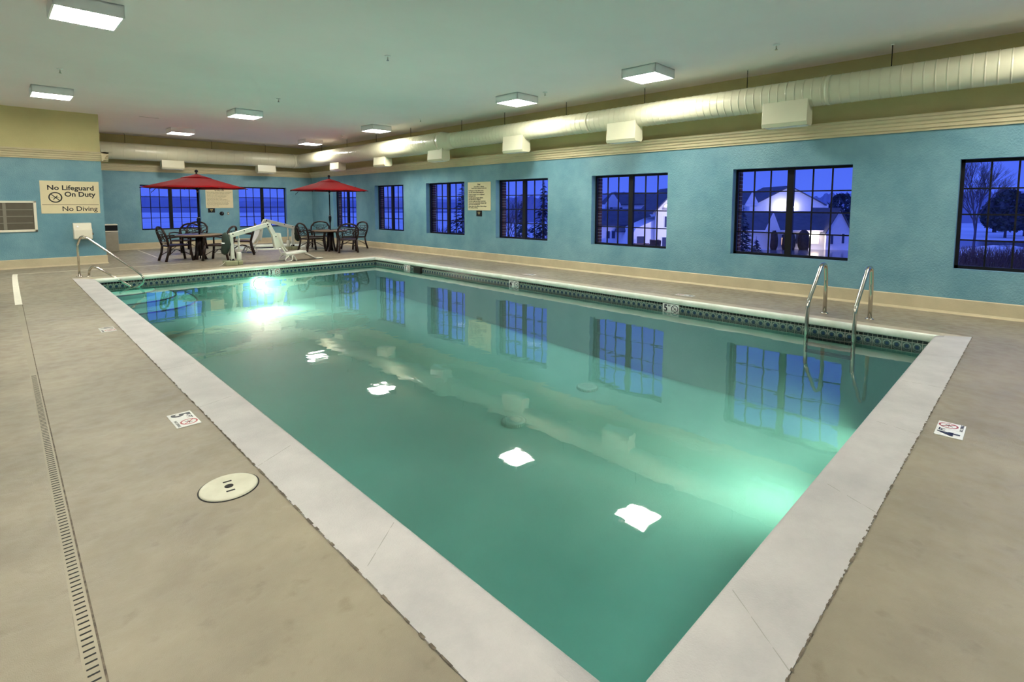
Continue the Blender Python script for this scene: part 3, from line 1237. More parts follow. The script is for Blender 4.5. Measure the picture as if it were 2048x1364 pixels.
for (nm, loc, rot, lab, w_, h_) in (('notice_plate', (XR - 0.001, 11.22, 1.335), RR, 'small black notice plate with gold print below the pool rules sign', 0.235, 0.165),
                                     ('notice_plate', (6.05, YB - 0.001, 1.345), RB, 'small black notice plate with gold mark below the spa rules sign', 0.235, 0.165)):
    o = board(nm, w_, h_, M_black, loc, rot, 0.01)
    tag(o, lab, 'sign')
    b = MB()
    for y0, hw in ((0.035, 0.055), (0.008, 0.045)):
        for k in range(4):
            b.box((-hw + k * hw * 0.5, y0 - 0.008, 0.01), (-hw + k * hw * 0.5 + hw * 0.38, y0 + 0.008, 0.0112))
    b.faces([(-0.016, -0.018, 0.0112), (0.016, -0.018, 0.0112), (0, -0.045, 0.0112)], [(0, 2, 1)])
    b.build('gold_print', M_gold, o)

# emergency phone dome and switch on the back wall
o = empty('wall_phone', (6.40, YB, 1.225))
b = MB()
b.tube([(0, 0, 0), (0, -0.03, 0), (0, -0.06, 0)], [0.075, 0.075, 0.05], 24)
b.build('housing', M_black, o)
b = MB()
b.tube([(0.01, -0.055, 0.02), (0.01, -0.085, 0.02)], [0.028, 0.022], 16)
b.build('knob', M_steel, o)
tag(o, 'round black wall fitting with bright knob below the spa rules sign', 'wall fitting')
o = empty('wall_switch', (6.63, YB, 1.225))
b = MB()
b.box((-0.035, -0.008, -0.055), (0.035, 0, 0.055))
b.build('switch_plate', M_grillebar, o, bevel=0.003)
b = MB()
b.box((-0.012, -0.016, -0.02), (0.012, -0.006, 0.02))
b.build('toggle', M_cream, o)
tag(o, 'small switch plate right of the round black wall fitting', 'switch')

# towel dispenser
o = empty('towel_dispenser', (1.745, YL, 0.675))
b = MB()
b.prism([(0, 0.0), (-0.20, 0.0), (-0.235, 0.03), (-0.235, 0.25), (-0.215, 0.27), (-0.17, 0.275), (-0.13, 0.42), (0, 0.425)],
        lambda a, z: (-0.185, a, z), lambda a, z: (0.185, a, z))
b.build('housing', M_cream, o, bevel=0.012)
b = MB()
b.tube([(-0.10, -0.165, 0.33), (-0.10, -0.185, 0.334)], 0.02, 16)
b.build('lock_button', M_white, o)
b = MB()
b.tube([(0.185, -0.12, 0.13), (0.215, -0.12, 0.13)], 0.03, 14)
b.build('feed_knob', M_grille, o)
tag(o, 'cream paper towel dispenser on the left wall block below the sign', 'dispenser')

# return air grille at the left edge
o = empty('wall_vent', (-0.05, YL, 0.9))
b = MB()
x0, x1, z0, z1 = -1.0, 0.945, 0.0, 0.76
for a, c in (((x0, z0), (x1, z0 + 0.055)), ((x0, z1 - 0.05), (x1, z1)), ((x0, z0), (x0 + 0.055, z1)), ((x1 - 0.055, z0), (x1, z1))):
    b.box((a[0], -0.035, a[1]), (c[0], 0, c[1]))
b.build('vent_frame', M_cream, o, bevel=0.006)
b = MB()
b.box((x0 + 0.05, -0.012, z0 + 0.05), (x1 - 0.05, 0, z1 - 0.05))
b.build('screen', M_grille, o)
b = MB()
for k in (1, 2, 3):
    zz = z0 + 0.055 + (z1 - z0 - 0.105) * k / 4
    b.box((x0 + 0.055, -0.024, zz - 0.009), (x1 - 0.075, -0.012, zz + 0.009))
for xx in (-0.42, 0.37):
    b.box((xx - 0.03, -0.022, z0 + 0.055), (xx + 0.03, -0.012, z1 - 0.05))
b.build('grille_bars', M_grillebar, o)
tag(o, 'framed dark louvred vent at the left edge of the left wall block', 'vent')

# alcove: trash can and a small sensor
o = empty('trash_can', (2.86, 21.62, 0))
b = MB()
b.box((-0.2, -0.2, 0), (0.2, 0.2, 0.66))
b.build('body', M_trash, o, bevel=0.02)
b = MB()
b.box((-0.205, -0.205, 0.67), (0.205, 0.205, 0.70))
b.box((-0.195, -0.195, 0.88), (0.195, 0.195, 0.92))
b.build('rim', M_cream, o, bevel=0.01)
b = MB()
b.box((-0.19, -0.19, 0.69), (0.19, 0.19, 0.885))
b.build('hood', M_black, o)
tag(o, 'beige litter bin with black hood in the alcove behind the left wall block', 'bin')
o = empty('wall_sensor', (XC, 18.0, 2.05))
b = MB()
b.box((0, -0.06, -0.05), (0.05, 0.06, 0.05))
b.build('housing', M_white, o, bevel=0.01)
b = MB()
b.tube([(0.048, 0, 0), (0.06, 0, 0)], 0.02, 12)
b.build('lens', M_grille, o)
tag(o, 'small white sensor on the corner of the left wall block', 'sensor')


# ------------------------------------------------------------------ depth markers
def depth_marker(num, loc, rz, label, group, rot=None, s=0.155, unit='FT', deck=True):
    o = empty('depth_marker', loc, rz, rot)
    for k in (0, 1):
        b = MB()
        b.box((-s + k * s + 0.001, -s / 2, 0), (k * s - 0.001, s / 2, 0.006))
        b.build('tile', M_tilew, o, bevel=0.0015)
    text('number', num, s * 1.05, M_ink, o, -s * 0.62, -0.004, 0.0068, bold=0.0065, ext=0.0003, sx=0.85)
    text('unit', unit, s * 0.30, M_ink, o, -s * 0.17, s * 0.27, 0.0068, bold=0.0018, ext=0.0003)
    if deck:
        no_diving_icon(o, s * 0.5, s * 0.10, s * 0.36, M_redink, z=0.0068)
        text('caption', 'NO DIVING', s * 0.17, M_ink, o, s * 0.5, -s * 0.38, 0.0068, bold=0.0004, ext=0.0003)
    else:
        no_diving_icon(o, s * 0.5, 0, s * 0.42, M_redink if num == '3' else M_ink, z=0.0068)
    tag(o, label, 'depth marker', group)
    return o


G = 'depth markers set in the deck'
depth_marker('5', (0.948, 4.368, 0.0), -pi / 2, '5 FT no diving tile in the left deck near the round lid', G)
depth_marker('4', (1.005, 8.235, 0.0), -pi / 2, '4 FT no diving tile in the left deck farther from the round lid', G)
depth_marker('4', (4.747, 0.304, 0.0), 0.0, '4 FT no diving tile in the deck at the near right corner', G)
depth_marker('5', (8.62, 4.23, 0.0), pi / 2, '5 FT no diving tile in the deck below the window wall', G)
depth_marker('4', (8.65, 8.02, 0.0), pi / 2, '4 FT no diving tile in the deck midway along the window wall', G)
depth_marker('3', (8.66, 12.1, 0.0), pi / 2, '3 FT no diving tile in the deck near the skimmer mouth', G)
G2 = 'depth markers in the waterline tile'
depth_marker('5', (8.163, 4.255, -0.172), 0, '5 FT tile in the waterline band below the window wall', G2, rot=RR, s=0.15, deck=False)
depth_marker('4', (8.180, 8.04, -0.172), 0, '4 FT tile in the waterline band midway along the window wall', G2, rot=RR, s=0.15, deck=False)
depth_marker('3', (8.198, 12.24, -0.172), 0, '3 FT tile in the waterline band beside the skimmer mouth', G2, rot=RR, s=0.15, deck=False)
depth_marker('3', (5.24, 13.955, -0.172), 0, '3 FT tile in the far waterline band below the lift seat', G2, rot=RB, s=0.15, deck=False)

# ------------------------------------------------------------------ skimmer lid
o = empty('deck_hatch', (0.880, 3.123, 0), radians(-8))
b = MB()
b.lathe([(0.155, -0.02), (0.155, 0.003), (0.149, 0.003), (0.149, -0.02)], 48)
for f in list(b.bm.faces):
    if len(f.verts) > 4:
        b.bm.faces.remove(f)
b.build('seat_ring', M_dark, o)
b = MB()
b.lathe([(0.147, -0.01), (0.147, 0.007), (0.140, 0.010), (0.12, 0.008), (0.05, 0.008), (0.01, 0.008)], 48)
b.build('cover_plate', M_lid, o)
b = MB()
b.lathe([(0.023, 0.006), (0.023, 0.0088), (0.012, 0.0088)], 24)
b.build('finger_hole', M_dark, o)
for sg in (-1, 1):
    b = MB()
    b.box((-0.022, sg * 0.058 - 0.007, 0.006), (0.022, sg * 0.058 + 0.007, 0.0088))
    b.build('slot', M_dark, o)
tag(o, 'round cream hatch with two slots set flush in the left deck', 'hatch')

# ------------------------------------------------------------------ slot drain
o = empty('slot_drain', (0.25, 5.0, 0))
A, B_ = Vector((0.435, 16.2)), Vector((0.185, 1.2))


def dpt(y):
    s = (16.2 - y) / 15.0
    return 0.435 - 0.12 * (s ** 0.55) - 0.13 * s


b = MB()
yy = 1.2
while yy < 11.2:
    y2 = yy + 0.5
    b.faces([(dpt(yy) - 0.25, yy - 5, 0.002), (dpt(yy) - 0.25 - 0.055, yy - 5, 0.002), (dpt(y2) - 0.25 - 0.055, y2 - 5, 0.002), (dpt(y2) - 0.25, y2 - 5, 0.002)], [(0, 1, 2, 3)])
    yy = y2
b.build('channel_cover', M_drain, o)
b = MB()
yy = 1.2
while yy < 11.2:
    y2 = yy + 0.5
    b.faces([(dpt(yy) - 0.25 + 0.004, yy - 5, 0.0028), (dpt(yy) - 0.25 - 0.003, yy - 5, 0.0028), (dpt(y2) - 0.25 - 0.003, y2 - 5, 0.0028), (dpt(y2) - 0.25 + 0.004, y2 - 5, 0.0028)], [(0, 1, 2, 3)])
    yy = y2
b.build('edge_joint', M_caulk, o)
b = MB()
yy = 1.25
while yy < 6.5:
    x = dpt(yy) - 0.25
    b.box((x - 0.046, yy - 5 - 0.0035, 0.0015), (x - 0.012, yy - 5 + 0.0035, 0.0032))
    yy += 0.034
so = b.build('drain_slots', M_dark, o)
so['kind'] = 'stuff'
b = MB()
yy = 11.25
while yy < 16.19:
    y2 = min(yy + 0.5, 16.2)
    b.faces([(dpt(yy) - 0.25, yy - 5, 0.004), (dpt(yy) - 0.25 - 0.085, yy - 5, 0.004), (dpt(y2) - 0.25 - 0.085, y2 - 5, 0.004), (dpt(y2) - 0.25, y2 - 5, 0.004)], [(0, 1, 2, 3)])
    yy = y2
b.build('white_cap', M_drainw, o)
b = MB()
b.faces([(0.16, 11.13, 0.004), (0.16, 11.20, 0.004), (3.55, 10.98, 0.004), (3.55, 10.92, 0.004)], [(0, 3, 2, 1)])
b.build('cross_cap', M_drainw, o)
tag(o, 'long narrow slot drain with white capped far end in the left deck', 'drain')
b = MB()
b.faces([(3.64, 21.8, 0.003), (3.60, 21.8, 0.003), (3.50, 18.3, 0.003), (3.54, 18.3, 0.003)], [(0, 1, 2, 3)])  # narrow pale strip running back along the alcove floor
struct(b.build('trim_7', M_drainw), 'thin pale line on the alcove floor')
b = MB()
for k in range(60):
    y0 = 3.0 + k * 0.11
    wv = 0.01 * sin(k * 0.9) + 0.006 * sin(k * 2.3)
    b.faces([(8.77 + wv, y0, 0.003), (8.776 + wv, y0, 0.003), (8.776 + wv, y0 + 0.1, 0.003), (8.77 + wv, y0 + 0.1, 0.003)], [(0, 1, 2, 3)])
b.bm.free()


# ------------------------------------------------------------------ rounded polyline helper for rails
def fillet(pts, rad, seg=8):
    P = [Vector(p) for p in pts]
    out = [P[0]]
    for i in range(1, len(P) - 1):
        a, c, d = P[i - 1], P[i], P[i + 1]
        u, v = (a - c).normalized(), (d - c).normalized()
        ang = u.angle(v)
        r = rad[i - 1] if isinstance(rad, (list, tuple)) else rad
        t = r / math.tan(ang / 2)
        t = min(t, (a - c).length * 0.49, (d - c).length * 0.49)
        p0, p1 = c + u * t, c + v * t
        for k in range(seg + 1):
            s = k / seg
            out.append((1 - s) ** 2 * p0 + 2 * s * (1 - s) * c + s * s * p1)
    out.append(P[-1])
    return out


# ladder (feet on the deck, rails over the coping, treads in the water)
def flange(parent, x, y, z=0.0):
    b = MB()
    b.lathe([(0.055, 0), (0.055, 0.008), (0.03, 0.018), (0.025, 0.02)], 24)
    return b.build('escutcheon', M_steel, parent, loc=(x, y, z))


o = empty('pool_ladder', (8.66, 1.78, 0))
for y_f, y_p in ((0.28, 0.33), (-0.28, -0.235)):
    pts = [(0, y_f, 0), (0.0, y_f, 0.50), (-0.06, y_f, 0.74), (-0.24, y_f + 0.01, 0.74), (-0.66, y_p, 0.235), (-0.68, y_p, -0.1), (-0.68, y_p, -0.62)]
    b = MB()
    b.tube(fillet(pts, [0.12, 0.10, 0.12, 0.22, 0.1], 8), 0.026, 16)
    b.build('rail', M_steel, o)
    flange(o, 0, y_f)
for zz in (-0.235, -0.33, -0.43):
    b = MB()
    b.box((-0.73, -0.225, zz - 0.015), (-0.63, 0.32, zz + 0.015))
    b.build('tread', M_black, o, bevel=0.004)
tag(o, 'stainless steel pool ladder over the coping below the window wall', 'ladder')

# corner handrail
o = empty('hand_rail', (1.372, 14.736, 0), atan2(-0.8, 0.6))
pts = [(0, 0, 0), (0.0, 0, 0.70), (0.10, 0, 0.90), (0.26, 0, 0.85), (1.42, 0, 0.14), (1.58, 0, 0.03), (1.56, 0, -0.10), (1.44, 0, -0.19), (1.25, 0, -0.22)]
b = MB()
b.tube(fillet(pts, [0.10, 0.10, 0.15, 0.12, 0.1, 0.08, 0.08], 8), 0.022, 14)
b.build('upper_rail', M_steel, o)
pts = [(0.237, 0, 0), (0.25, 0, 0.13), (0.33, 0, 0.235), (0.46, 0, 0.205), (1.27, 0, -0.20)]
b = MB()
b.tube(fillet(pts, [0.07, 0.09, 0.1], 8), 0.022, 14)
b.build('lower_rail', M_steel, o)
flange(o, 0, 0)
flange(o, 0.237, 0)
tag(o, 'stainless steel handrail sloping into the water at the far left pool corner', 'handrail')


# ------------------------------------------------------------------ pool lift
def make_lift():
    o = empty('pool_lift', (0, 0, 0))
    b = MB()
    b.box((-0.21, -0.16, 0), (0.07, 0.16, 0.12))
    b.build('base_box', M_liftbase, o, bevel=0.012)
    b = MB()
    b.box((0.085, -0.15, 0), (0.20, 0.15, 0.115))
    b.build('base_cap', M_liftbase, o, bevel=0.02)
    b = MB()
    b.beam((-0.01, 0, 0.12), (-0.03, 0, 0.80), 0.09, 0.085, w2=0.08, h2=0.08, upv=(1, 0, 0))
    b.build('mast', M_lift, o, bevel=0.008)
    b = MB()
    b.cyl((-0.01, 0, 0.12), (-0.01, 0, 0.17), 0.06, 0.05)
    b.build('mast_collar', M_black, o)
    b = MB()
    b.beam((-0.07, 0, 0.765), (0.93, 0, 1.045), 0.12, 0.115)
    b.build('boom', M_lift, o, bevel=0.014)
    b = MB()
    b.beam((0.90, 0, 1.06), (1.07, 0, 0.72), 0.11, 0.11)
    b.beam((1.05, 0, 0.76), (1.17, 0, 0.40), 0.13, 0.12, w2=0.16, h2=0.22)
    b.build('hanger_arm', M_lift, o, bevel=0.01)
    for p in ((0.0, 0.81), (0.28, 0.89), (0.88, 1.04), (0.90, 0.98), (1.085, 0.70)):
        b = MB()
        b.cyl((p[0], -0.075, p[1]), (p[0], 0.075, p[1]), 0.016, n=12)
        b.build('bolt', M_black, o)
    b = MB()
    b.tube([(0.145, 0, 0.115), (0.145, 0, 0.13), (0.145, 0, 0.31), (0.145, 0, 0.33)], [0.05, 0.062, 0.062, 0.045], 18)
    b.build('battery', M_lift, o)
    b = MB()
    b.cyl((0.145, 0, 0.33), (0.155, 0, 0.70), 0.026)
    b.cyl((0.155, 0, 0.70), (0.16, 0, 0.86), 0.014)
    b.build('actuator', M_lift, o)
    # seat: back shell, arms, seat pan, leg rest
    b = MB()
    n = 10
    for k in range(n):
        t0, t1 = k / n, (k + 1) / n
        for c0, c1 in ((t0, t1),):
            w0 = 0.22 * (0.72 + 0.28 * sin(pi * min(1, c0 + 0.25)))
            w1 = 0.22 * (0.72 + 0.28 * sin(pi * min(1, c1 + 0.25)))
            x0, z0 = 1.13 + 0.20 * c0 - 0.05 * sin(pi * c0), 0.80 - 0.50 * c0
            x1, z1 = 1.13 + 0.20 * c1 - 0.05 * sin(pi * c1), 0.80 - 0.50 * c1
            b.faces([(x0, -w0, z0), (x0, w0, z0), (x1, w1, z1), (x1, -w1, z1)], [(0, 1, 2, 3)])
            b.faces([(x0 + 0.035, -w0, z0), (x0 + 0.035, w0, z0), (x1 + 0.035, w1, z1), (x1 + 0.035, -w1, z1)], [(3, 2, 1, 0)])
            b.faces([(x0, -w0, z0), (x0 + 0.035, -w0, z0), (x1 + 0.035, -w1, z1), (x1, -w1, z1)], [(0, 1, 2, 3)])
            b.faces([(x0, w0, z0), (x0 + 0.035, w0, z0), (x1 + 0.035, w1, z1), (x1, w1, z1)], [(3, 2, 1, 0)])
    b.faces([(1.13, -0.17, 0.80), (1.165, -0.17, 0.80), (1.165, 0.17, 0.80), (1.13, 0.17, 0.80)], [(0, 1, 2, 3)])
    bmesh.ops.remove_doubles(b.bm, verts=b.bm.verts, dist=0.002)
    b.build('seat_back', M_lift, o)
    b = MB()
    b.prism([(1.30, 0.17), (1.33, 0.225), (1.60, 0.245), (1.86, 0.275), (1.88, 0.25), (1.85, 0.225), (1.5, 0.195), (1.36, 0.165)],
            lambda x, z: (x, -0.21, z), lambda x, z: (x, 0.21, z))
    b.build('seat_pan', M_lift, o, bevel=0.008)
    b = MB()
    b.beam((1.83, 0, 0.23), (2.20, 0, 0.03), 0.36, 0.03, w2=0.20)
    b.beam((2.18, 0, 0.028), (2.42, 0, 0.022), 0.20, 0.022, w2=0.14)
    b.build('leg_rest', M_lift, o, bevel=0.006)
    for sg in (-1, 1):
        b = MB()
        b.tube(fillet([(1.20, sg * 0.17, 0.42), (1.30, sg * 0.19, 0.22), (1.38, sg * 0.20, 0.17), (1.28, sg * 0.22, 0.10), (1.26, sg * 0.22, 0.03), (1.34, sg * 0.22, 0.012), (1.44, sg * 0.22, 0.02), (1.48, sg * 0.2, 0.17)], 0.05, 6), 0.014, 8)
        b.build('seat_frame', M_lift, o)
        b = MB()
        b.beam((1.50, sg * 0.15, 0.19), (1.60, sg * 0.15, 0.01), 0.05, 0.03)
        b.build('seat_foot', M_lift, o)
    b = MB()
    b.tube(fillet([(-0.20, -0.02, 0.10), (-0.24, -0.02, 0.06), (-0.30, -0.02, 0.012), (-0.36, -0.05, 0.01)], 0.03, 4), 0.008, 6)
    b.build('cable', M_lift, o)
    # folded cover hanging behind the mast
    b = MB()
    b.lathe([(0.02, 0.86), (0.055, 0.82), (0.085, 0.70), (0.10, 0.55), (0.10, 0.42), (0.07, 0.32), (0.02, 0.28)], 14, c=(-0.165, 0, 0))
    for v in b.bm.verts:
        v.co.y *= 1.5
        v.co.x += 0.02 * sin(v.co.z * 14) + 0.05 * (v.co.z - 0.5)
    b.build('folded_cover', M_bag, o)
    b = MB()
    b.box((-0.27, -0.10, 0.575), (-0.20, 0.02, 0.60))
    b.build('reflective_strap', M_white, o)
    return o


lift = make_lift()
lift.location = (4.49, 14.72, 0)
tag(lift, 'white pool lift with swing seat at the far edge of the pool', 'pool lift', 'pool lifts')
lift2 = copy_tree(lift)
lift2.location = (7.54, 18.33, 0)
lift2.rotation_euler = (0, 0, pi)
tag(lift2, 'white pool lift facing left beside the round spa', 'pool lift', 'pool lifts')


# ------------------------------------------------------------------ chairs
def make_chair():
    o = empty('patio_chair', (0, 0, 0))
    b = MB()
    pr = [(-0.25, 0.24, 0.42), (-0.27, -0.0, 0.425), (-0.235, -0.23, 0.41), (0.235, -0.23, 0.41), (0.27, 0.0, 0.425), (0.25, 0.24, 0.42)]
    top = [(x, y, z + 0.012) for x, y, z in pr]
    bot = [(x, y, z - 0.022) for x, y, z in pr]
    n = len(pr)
    b.faces(top + bot, [tuple(range(n)), tuple(reversed(range(n, 2 * n)))] + [(k, k + n, (k + 1) % n + n, (k + 1) % n) for k in range(n)])
    b.build('seat', M_seat, o, bevel=0.006)
    b = MB()
    b.tube(fillet(pr + [pr[0]], 0.05, 4), 0.02, 8)
    b.build('seat_rail', M_chair, o)
    half = [(-0.235, -0.23, 0.40), (-0.285, -0.27, 0.60), (-0.28, -0.315, 0.76), (-0.20, -0.345, 0.875), (-0.08, -0.36, 0.92), (0, -0.362, 0.925)]
    arch = half + [(-x, y, z) for x, y, z in reversed(half[:-1])]
    b = MB()
    b.tube(fillet(arch, 0.09, 5), 0.027, 10)
    b.build('back_frame', M_chair, o)

    def bk(x, z):
        return (x, -0.225 - 0.30 * (z - 0.4) + 0.0, z)
    b = MB()
    b.tube([bk(-0.27, 0.80), bk(0.27, 0.80)], 0.011, 6)
    b.tube([bk(-0.26, 0.53), bk(0.26, 0.53)], 0.011, 6)
    b.tube([bk(-0.25, 0.49), bk(0.25, 0.49)], 0.011, 6)
    b.tube([bk(0.075 * cos(2 * pi * k / 16), 0.665 + 0.075 * sin(2 * pi * k / 16)) for k in range(16)], 0.010, 6, closed=True)
    b.tube([bk(-0.25, 0.79), bk(-0.12, 0.70), bk(0, 0.66), bk(0.12, 0.62), bk(0.25, 0.54)], 0.010, 6)
    b.tube([bk(0.25, 0.79), bk(0.12, 0.70), bk(0, 0.66), bk(-0.12, 0.62), bk(-0.25, 0.54)], 0.010, 6)
    b.tube([bk(-0.10, 0.53), bk(-0.13, 0.66), bk(-0.10, 0.79)], 0.008, 6)
    b.tube([bk(0.10, 0.53), bk(0.13, 0.66), bk(0.10, 0.79)], 0.008, 6)
    b.build('back_scrollwork', M_chair, o)
    for sg in (-1, 1):
        b = MB()
        b.tube(fillet([(sg * 0.283, -0.28, 0.63), (sg * 0.315, -0.05, 0.665), (sg * 0.31, 0.20, 0.655), (sg * 0.285, 0.25, 0.60), (sg * 0.262, 0.24, 0.42)], 0.06, 5), [0.02] * 20 if False else 0.02, 8)
        b.build('armrest', M_chair, o)
        b = MB()
        b.tube([(sg * 0.255, 0.235, 0.43), (sg * 0.262, 0.25, 0.25), (sg * 0.285, 0.29, 0.0)], [0.030, 0.027, 0.031], 8)
        b.build('leg', M_chair, o)
        b = MB()
        b.tube([(sg * 0.238, -0.225, 0.42), (sg * 0.245, -0.25, 0.22), (sg * 0.265, -0.31, 0.0)], [0.030, 0.027, 0.031], 8)
        b.build('leg', M_chair, o)
    b = MB()
    b.tube([(-0.26, 0.26, 0.14), (-0.15, 0.1, 0.27), (0, 0.0, 0.30), (0.15, -0.1, 0.27), (0.25, -0.27, 0.14)], 0.010, 6)
    b.tube([(0.26, 0.26, 0.14), (0.15, 0.1, 0.27), (0, 0.0, 0.30), (-0.15, -0.1, 0.27), (-0.25, -0.27, 0.14)], 0.010, 6)
    b.build('stretcher', M_chair, o)
    return o


ch0 = make_chair()
TL, TR = (4.30, 16.95), (8.20, 16.80)
# (photo column, depth) of the site plan turned into floor positions once
def spot(px, dep):
    v = R @ Vector(((px - 1024) / 1040.8, 1, 0))
    return v.x * dep, v.y * dep


chairs = [(352, 14.7, -85, 'left of the left table, its back to the wall block'),
          (439, 14.9, 52, 'partly behind the near lift cover'),
          (371, 16.7, 140, 'directly behind the left table'),
          (390, 18.2, 150, 'pushed back behind another chair by the back wall'),
          (484, 16.45, 70, 'seen through the near lift boom'),
          (624, 17.75, -85, 'left of the right table, nearest the spa lift'),
          (695, 17.35, -22, 'right table, back turned to the pool'),
          (709, 18.7, 100, 'right table, nearest the window wall'),
          (637, 18.95, 142, 'behind the right table')]
for i, (px, dep, ang, lab) in enumerate(chairs):
    o = ch0 if i == 0 else copy_tree(ch0)
    x, y = spot(px, dep)
    o.location = (x, y, 0)
    o.rotation_euler = (0, 0, radians(ang))
    o.scale = (1.12, 1.12, 1.03)
    tag(o, 'dark bronze scroll back chair, ' + lab, 'chair', 'patio chairs around the two tables')

# ------------------------------------------------------------------ tables
def make_table():
    o = empty('round_table', (0, 0, 0))
    b = MB()
    b.lathe([(0.05, 0.69), (0.58, 0.69), (0.60, 0.70), (0.60, 0.715), (0.585, 0.722), (0.025, 0.722)], 56)
    b.build('table_top', M_table, o)
    b = MB()
    b.lathe([(0.50, 0.66), (0.52, 0.66), (0.52, 0.69), (0.50, 0.69)], 40)
    b.lathe([(0.05, 0.10), (0.06, 0.12), (0.06, 0.68), (0.05, 0.69)], 20)
    b.build('column', M_chair, o)
    for k in range(4):
        a = pi / 4 + k * pi / 2
        b = MB()
        b.tube([(0.06 * cos(a), 0.06 * sin(a), 0.67), (0.09 * cos(a), 0.09 * sin(a), 0.4), (0.12 * cos(a), 0.12 * sin(a), 0.15), (0.17 * cos(a), 0.17 * sin(a), 0.0)],
               [0.045, 0.032, 0.032, 0.04], 8)
        b.build('leg', M_chair, o)
    return o


t0 = make_table()
t0.location = (*TL, 0)
tag(t0, 'round brown patio table under the larger left parasol', 'table', 'round patio tables')
t1 = copy_tree(t0)
t1.location = (*TR, 0)
tag(t1, 'round brown patio table in the far right corner', 'table', 'round patio tables')


# ------------------------------------------------------------------ parasols
def make_umbrella():
    o = empty('parasol', (0, 0, 0))
    N = 8
    rr, zr, za = 1.36, 2.04, 2.42
    b = MB()
    b.cyl((0, 0, 0.02), (0, 0, 2.40), 0.020, n=12)
    b.build('pole', M_black, o)
    b = MB()
    b.tube([(0, 0, 0.96), (0, 0, 1.05), (0, 0, 1.16), (0, 0, 1.2)], [0.024, 0.042, 0.05, 0.026], 14)
    b.build('tilt_collar', M_black, o)
    b = MB()
    b.cyl((0, 0, 1.19), (0, 0, 1.215), 0.045)
    b.cyl((0, 0, 1.93), (0, 0, 1.96), 0.026)
    b.build('bright_ring', M_steel, o)

    def gore_canopy(r_in, z_in, r_out, z_out, sag, rows=6):
        bb = MB()
        cols = 6
        V = []
        for i in range(rows + 1):
            t = i / rows
            row = []
            for k in range(N * cols):
                a = 2 * pi * k / (N * cols)
                j = (k % cols) / cols
                # straight chord between ribs, gores dip slightly
                ch = cos(pi / N) / cos((j - 0.5) * 2 * pi / N)
                dip = sag * t * sin(pi * j)
                r = r_in + (r_out - r_in) * t
                z = z_in + (z_out - z_in) * (t ** 0.92) - dip
                edge = 1 - 0.03 * sin(pi * j) * t
                row.append(bb.bm.verts.new((r * ch * edge * cos(a), r * ch * edge * sin(a), z)))
            V.append(row)
        n = N * cols
        for i in range(rows):
            for k in range(n):
                f = bb.bm.faces.new((V[i][k], V[i][(k + 1) % n], V[i + 1][(k + 1) % n], V[i + 1][k]))
                f.smooth = True
        return bb
    c = gore_canopy(0.22, 2.372, rr, zr, 0.012)
    cn = c.build('canopy', M_red, o)
    md = cn.modifiers.new('thick', 'SOLIDIFY')
    md.thickness = 0.006
    md.offset = 1
    c = gore_canopy(0.02, za + 0.02, 0.40, 2.325, 0.004, 4)
    vn = c.build('vent_flap', M_red, o)
    md = vn.modifiers.new('thick', 'SOLIDIFY')
    md.thickness = 0.006
    md.offset = 1
    for k in range(N):
        a = 2 * pi * k / N
        b = MB()
        b.tube([(0.04 * cos(a), 0.04 * sin(a), 2.37), (rr * 0.55 * cos(a), rr * 0.55 * sin(a), 2.185), (rr * 1.005 * cos(a), rr * 1.005 * sin(a), zr - 0.014)], 0.010, 6)
        rb = b.build('rib', M_black, o)
        b = MB()
        b.tube([(0.04 * cos(a), 0.04 * sin(a), 2.02), (rr * 0.5 * cos(a), rr * 0.5 * sin(a), 2.195)], 0.007, 6)
        b.build('strut', M_black, rb)
    b = MB()
    b.lathe([(0.02, 1.98), (0.045, 2.0), (0.045, 2.05), (0.02, 2.07)], 16)
    b.build('hub', M_black, o)
    b = MB()
    b.lathe([(0.05, 2.42), (0.045, 2.445), (0.02, 2.46), (0.018, 2.48), (0.04, 2.50), (0.045, 2.53), (0.03, 2.56), (0.005, 2.57)], 16)
    b.build('finial', M_black, o)
    b = MB()
    a = radians(0)
    b.tube(fillet([(-0.92, -0.40, 2.02), (-0.95, -0.44, 1.96), (-1.0, -0.44, 1.93), (-1.0, -0.45, 1.90)], 0.02, 3), 0.008, 6)
    b.build('tie_strap', M_black, o)
    return o


u0 = make_umbrella()
u0.location = (TL[0] + 0.0, TL[1] + 0.0, 0)
u0.rotation_euler = (0, radians(0), radians(-45))
tag(u0, 'open red market parasol over the left table, larger in view', 'parasol', 'red parasols')
u1 = copy_tree(u0)
u1.location = (TR[0], TR[1], 0.0)
u1.scale = (0.96, 0.96, 1.0)
tag(u1, 'open red market parasol over the table in the far right corner', 'parasol', 'red parasols')

# ------------------------------------------------------------------ outdoors (seen through the windows), ground 4 m below the deck
GZ = -4.0
M_snow = mat('snow', (0.80, 0.84, 0.92), rough=0.8, col2=(0.60, 0.64, 0.74), scale=0.05, bump=0.2, bscale=2, detail=9)
M_asph = mat('wet_asphalt', (0.10, 0.10, 0.12), rough=0.18, col2=(0.22, 0.22, 0.26), scale=0.4, detail=8)
M_hill = mat('wooded_hill', (0.24, 0.27, 0.42), rough=0.95, col2=(0.32, 0.35, 0.50), scale=0.03, detail=9)
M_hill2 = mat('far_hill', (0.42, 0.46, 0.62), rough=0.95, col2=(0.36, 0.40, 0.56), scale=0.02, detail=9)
M_lake = mat('lake', (0.12, 0.16, 0.34), rough=0.5)
M_siding = mat('white_siding', (0.80, 0.80, 0.84), rough=0.7, var=0.04, scale=2)
M_shingle = mat('slate_shingle', (0.075, 0.085, 0.13), rough=0.8, var=0.2, scale=1.2)
M_wtrim = mat('white_trim', (0.88, 0.88, 0.90), rough=0.6)
M_wdark = mat('dark_pane', (0.04, 0.05, 0.11), rough=0.15)
M_warm = emis('warm_window', (1.0, 0.55, 0.18), 1.3)
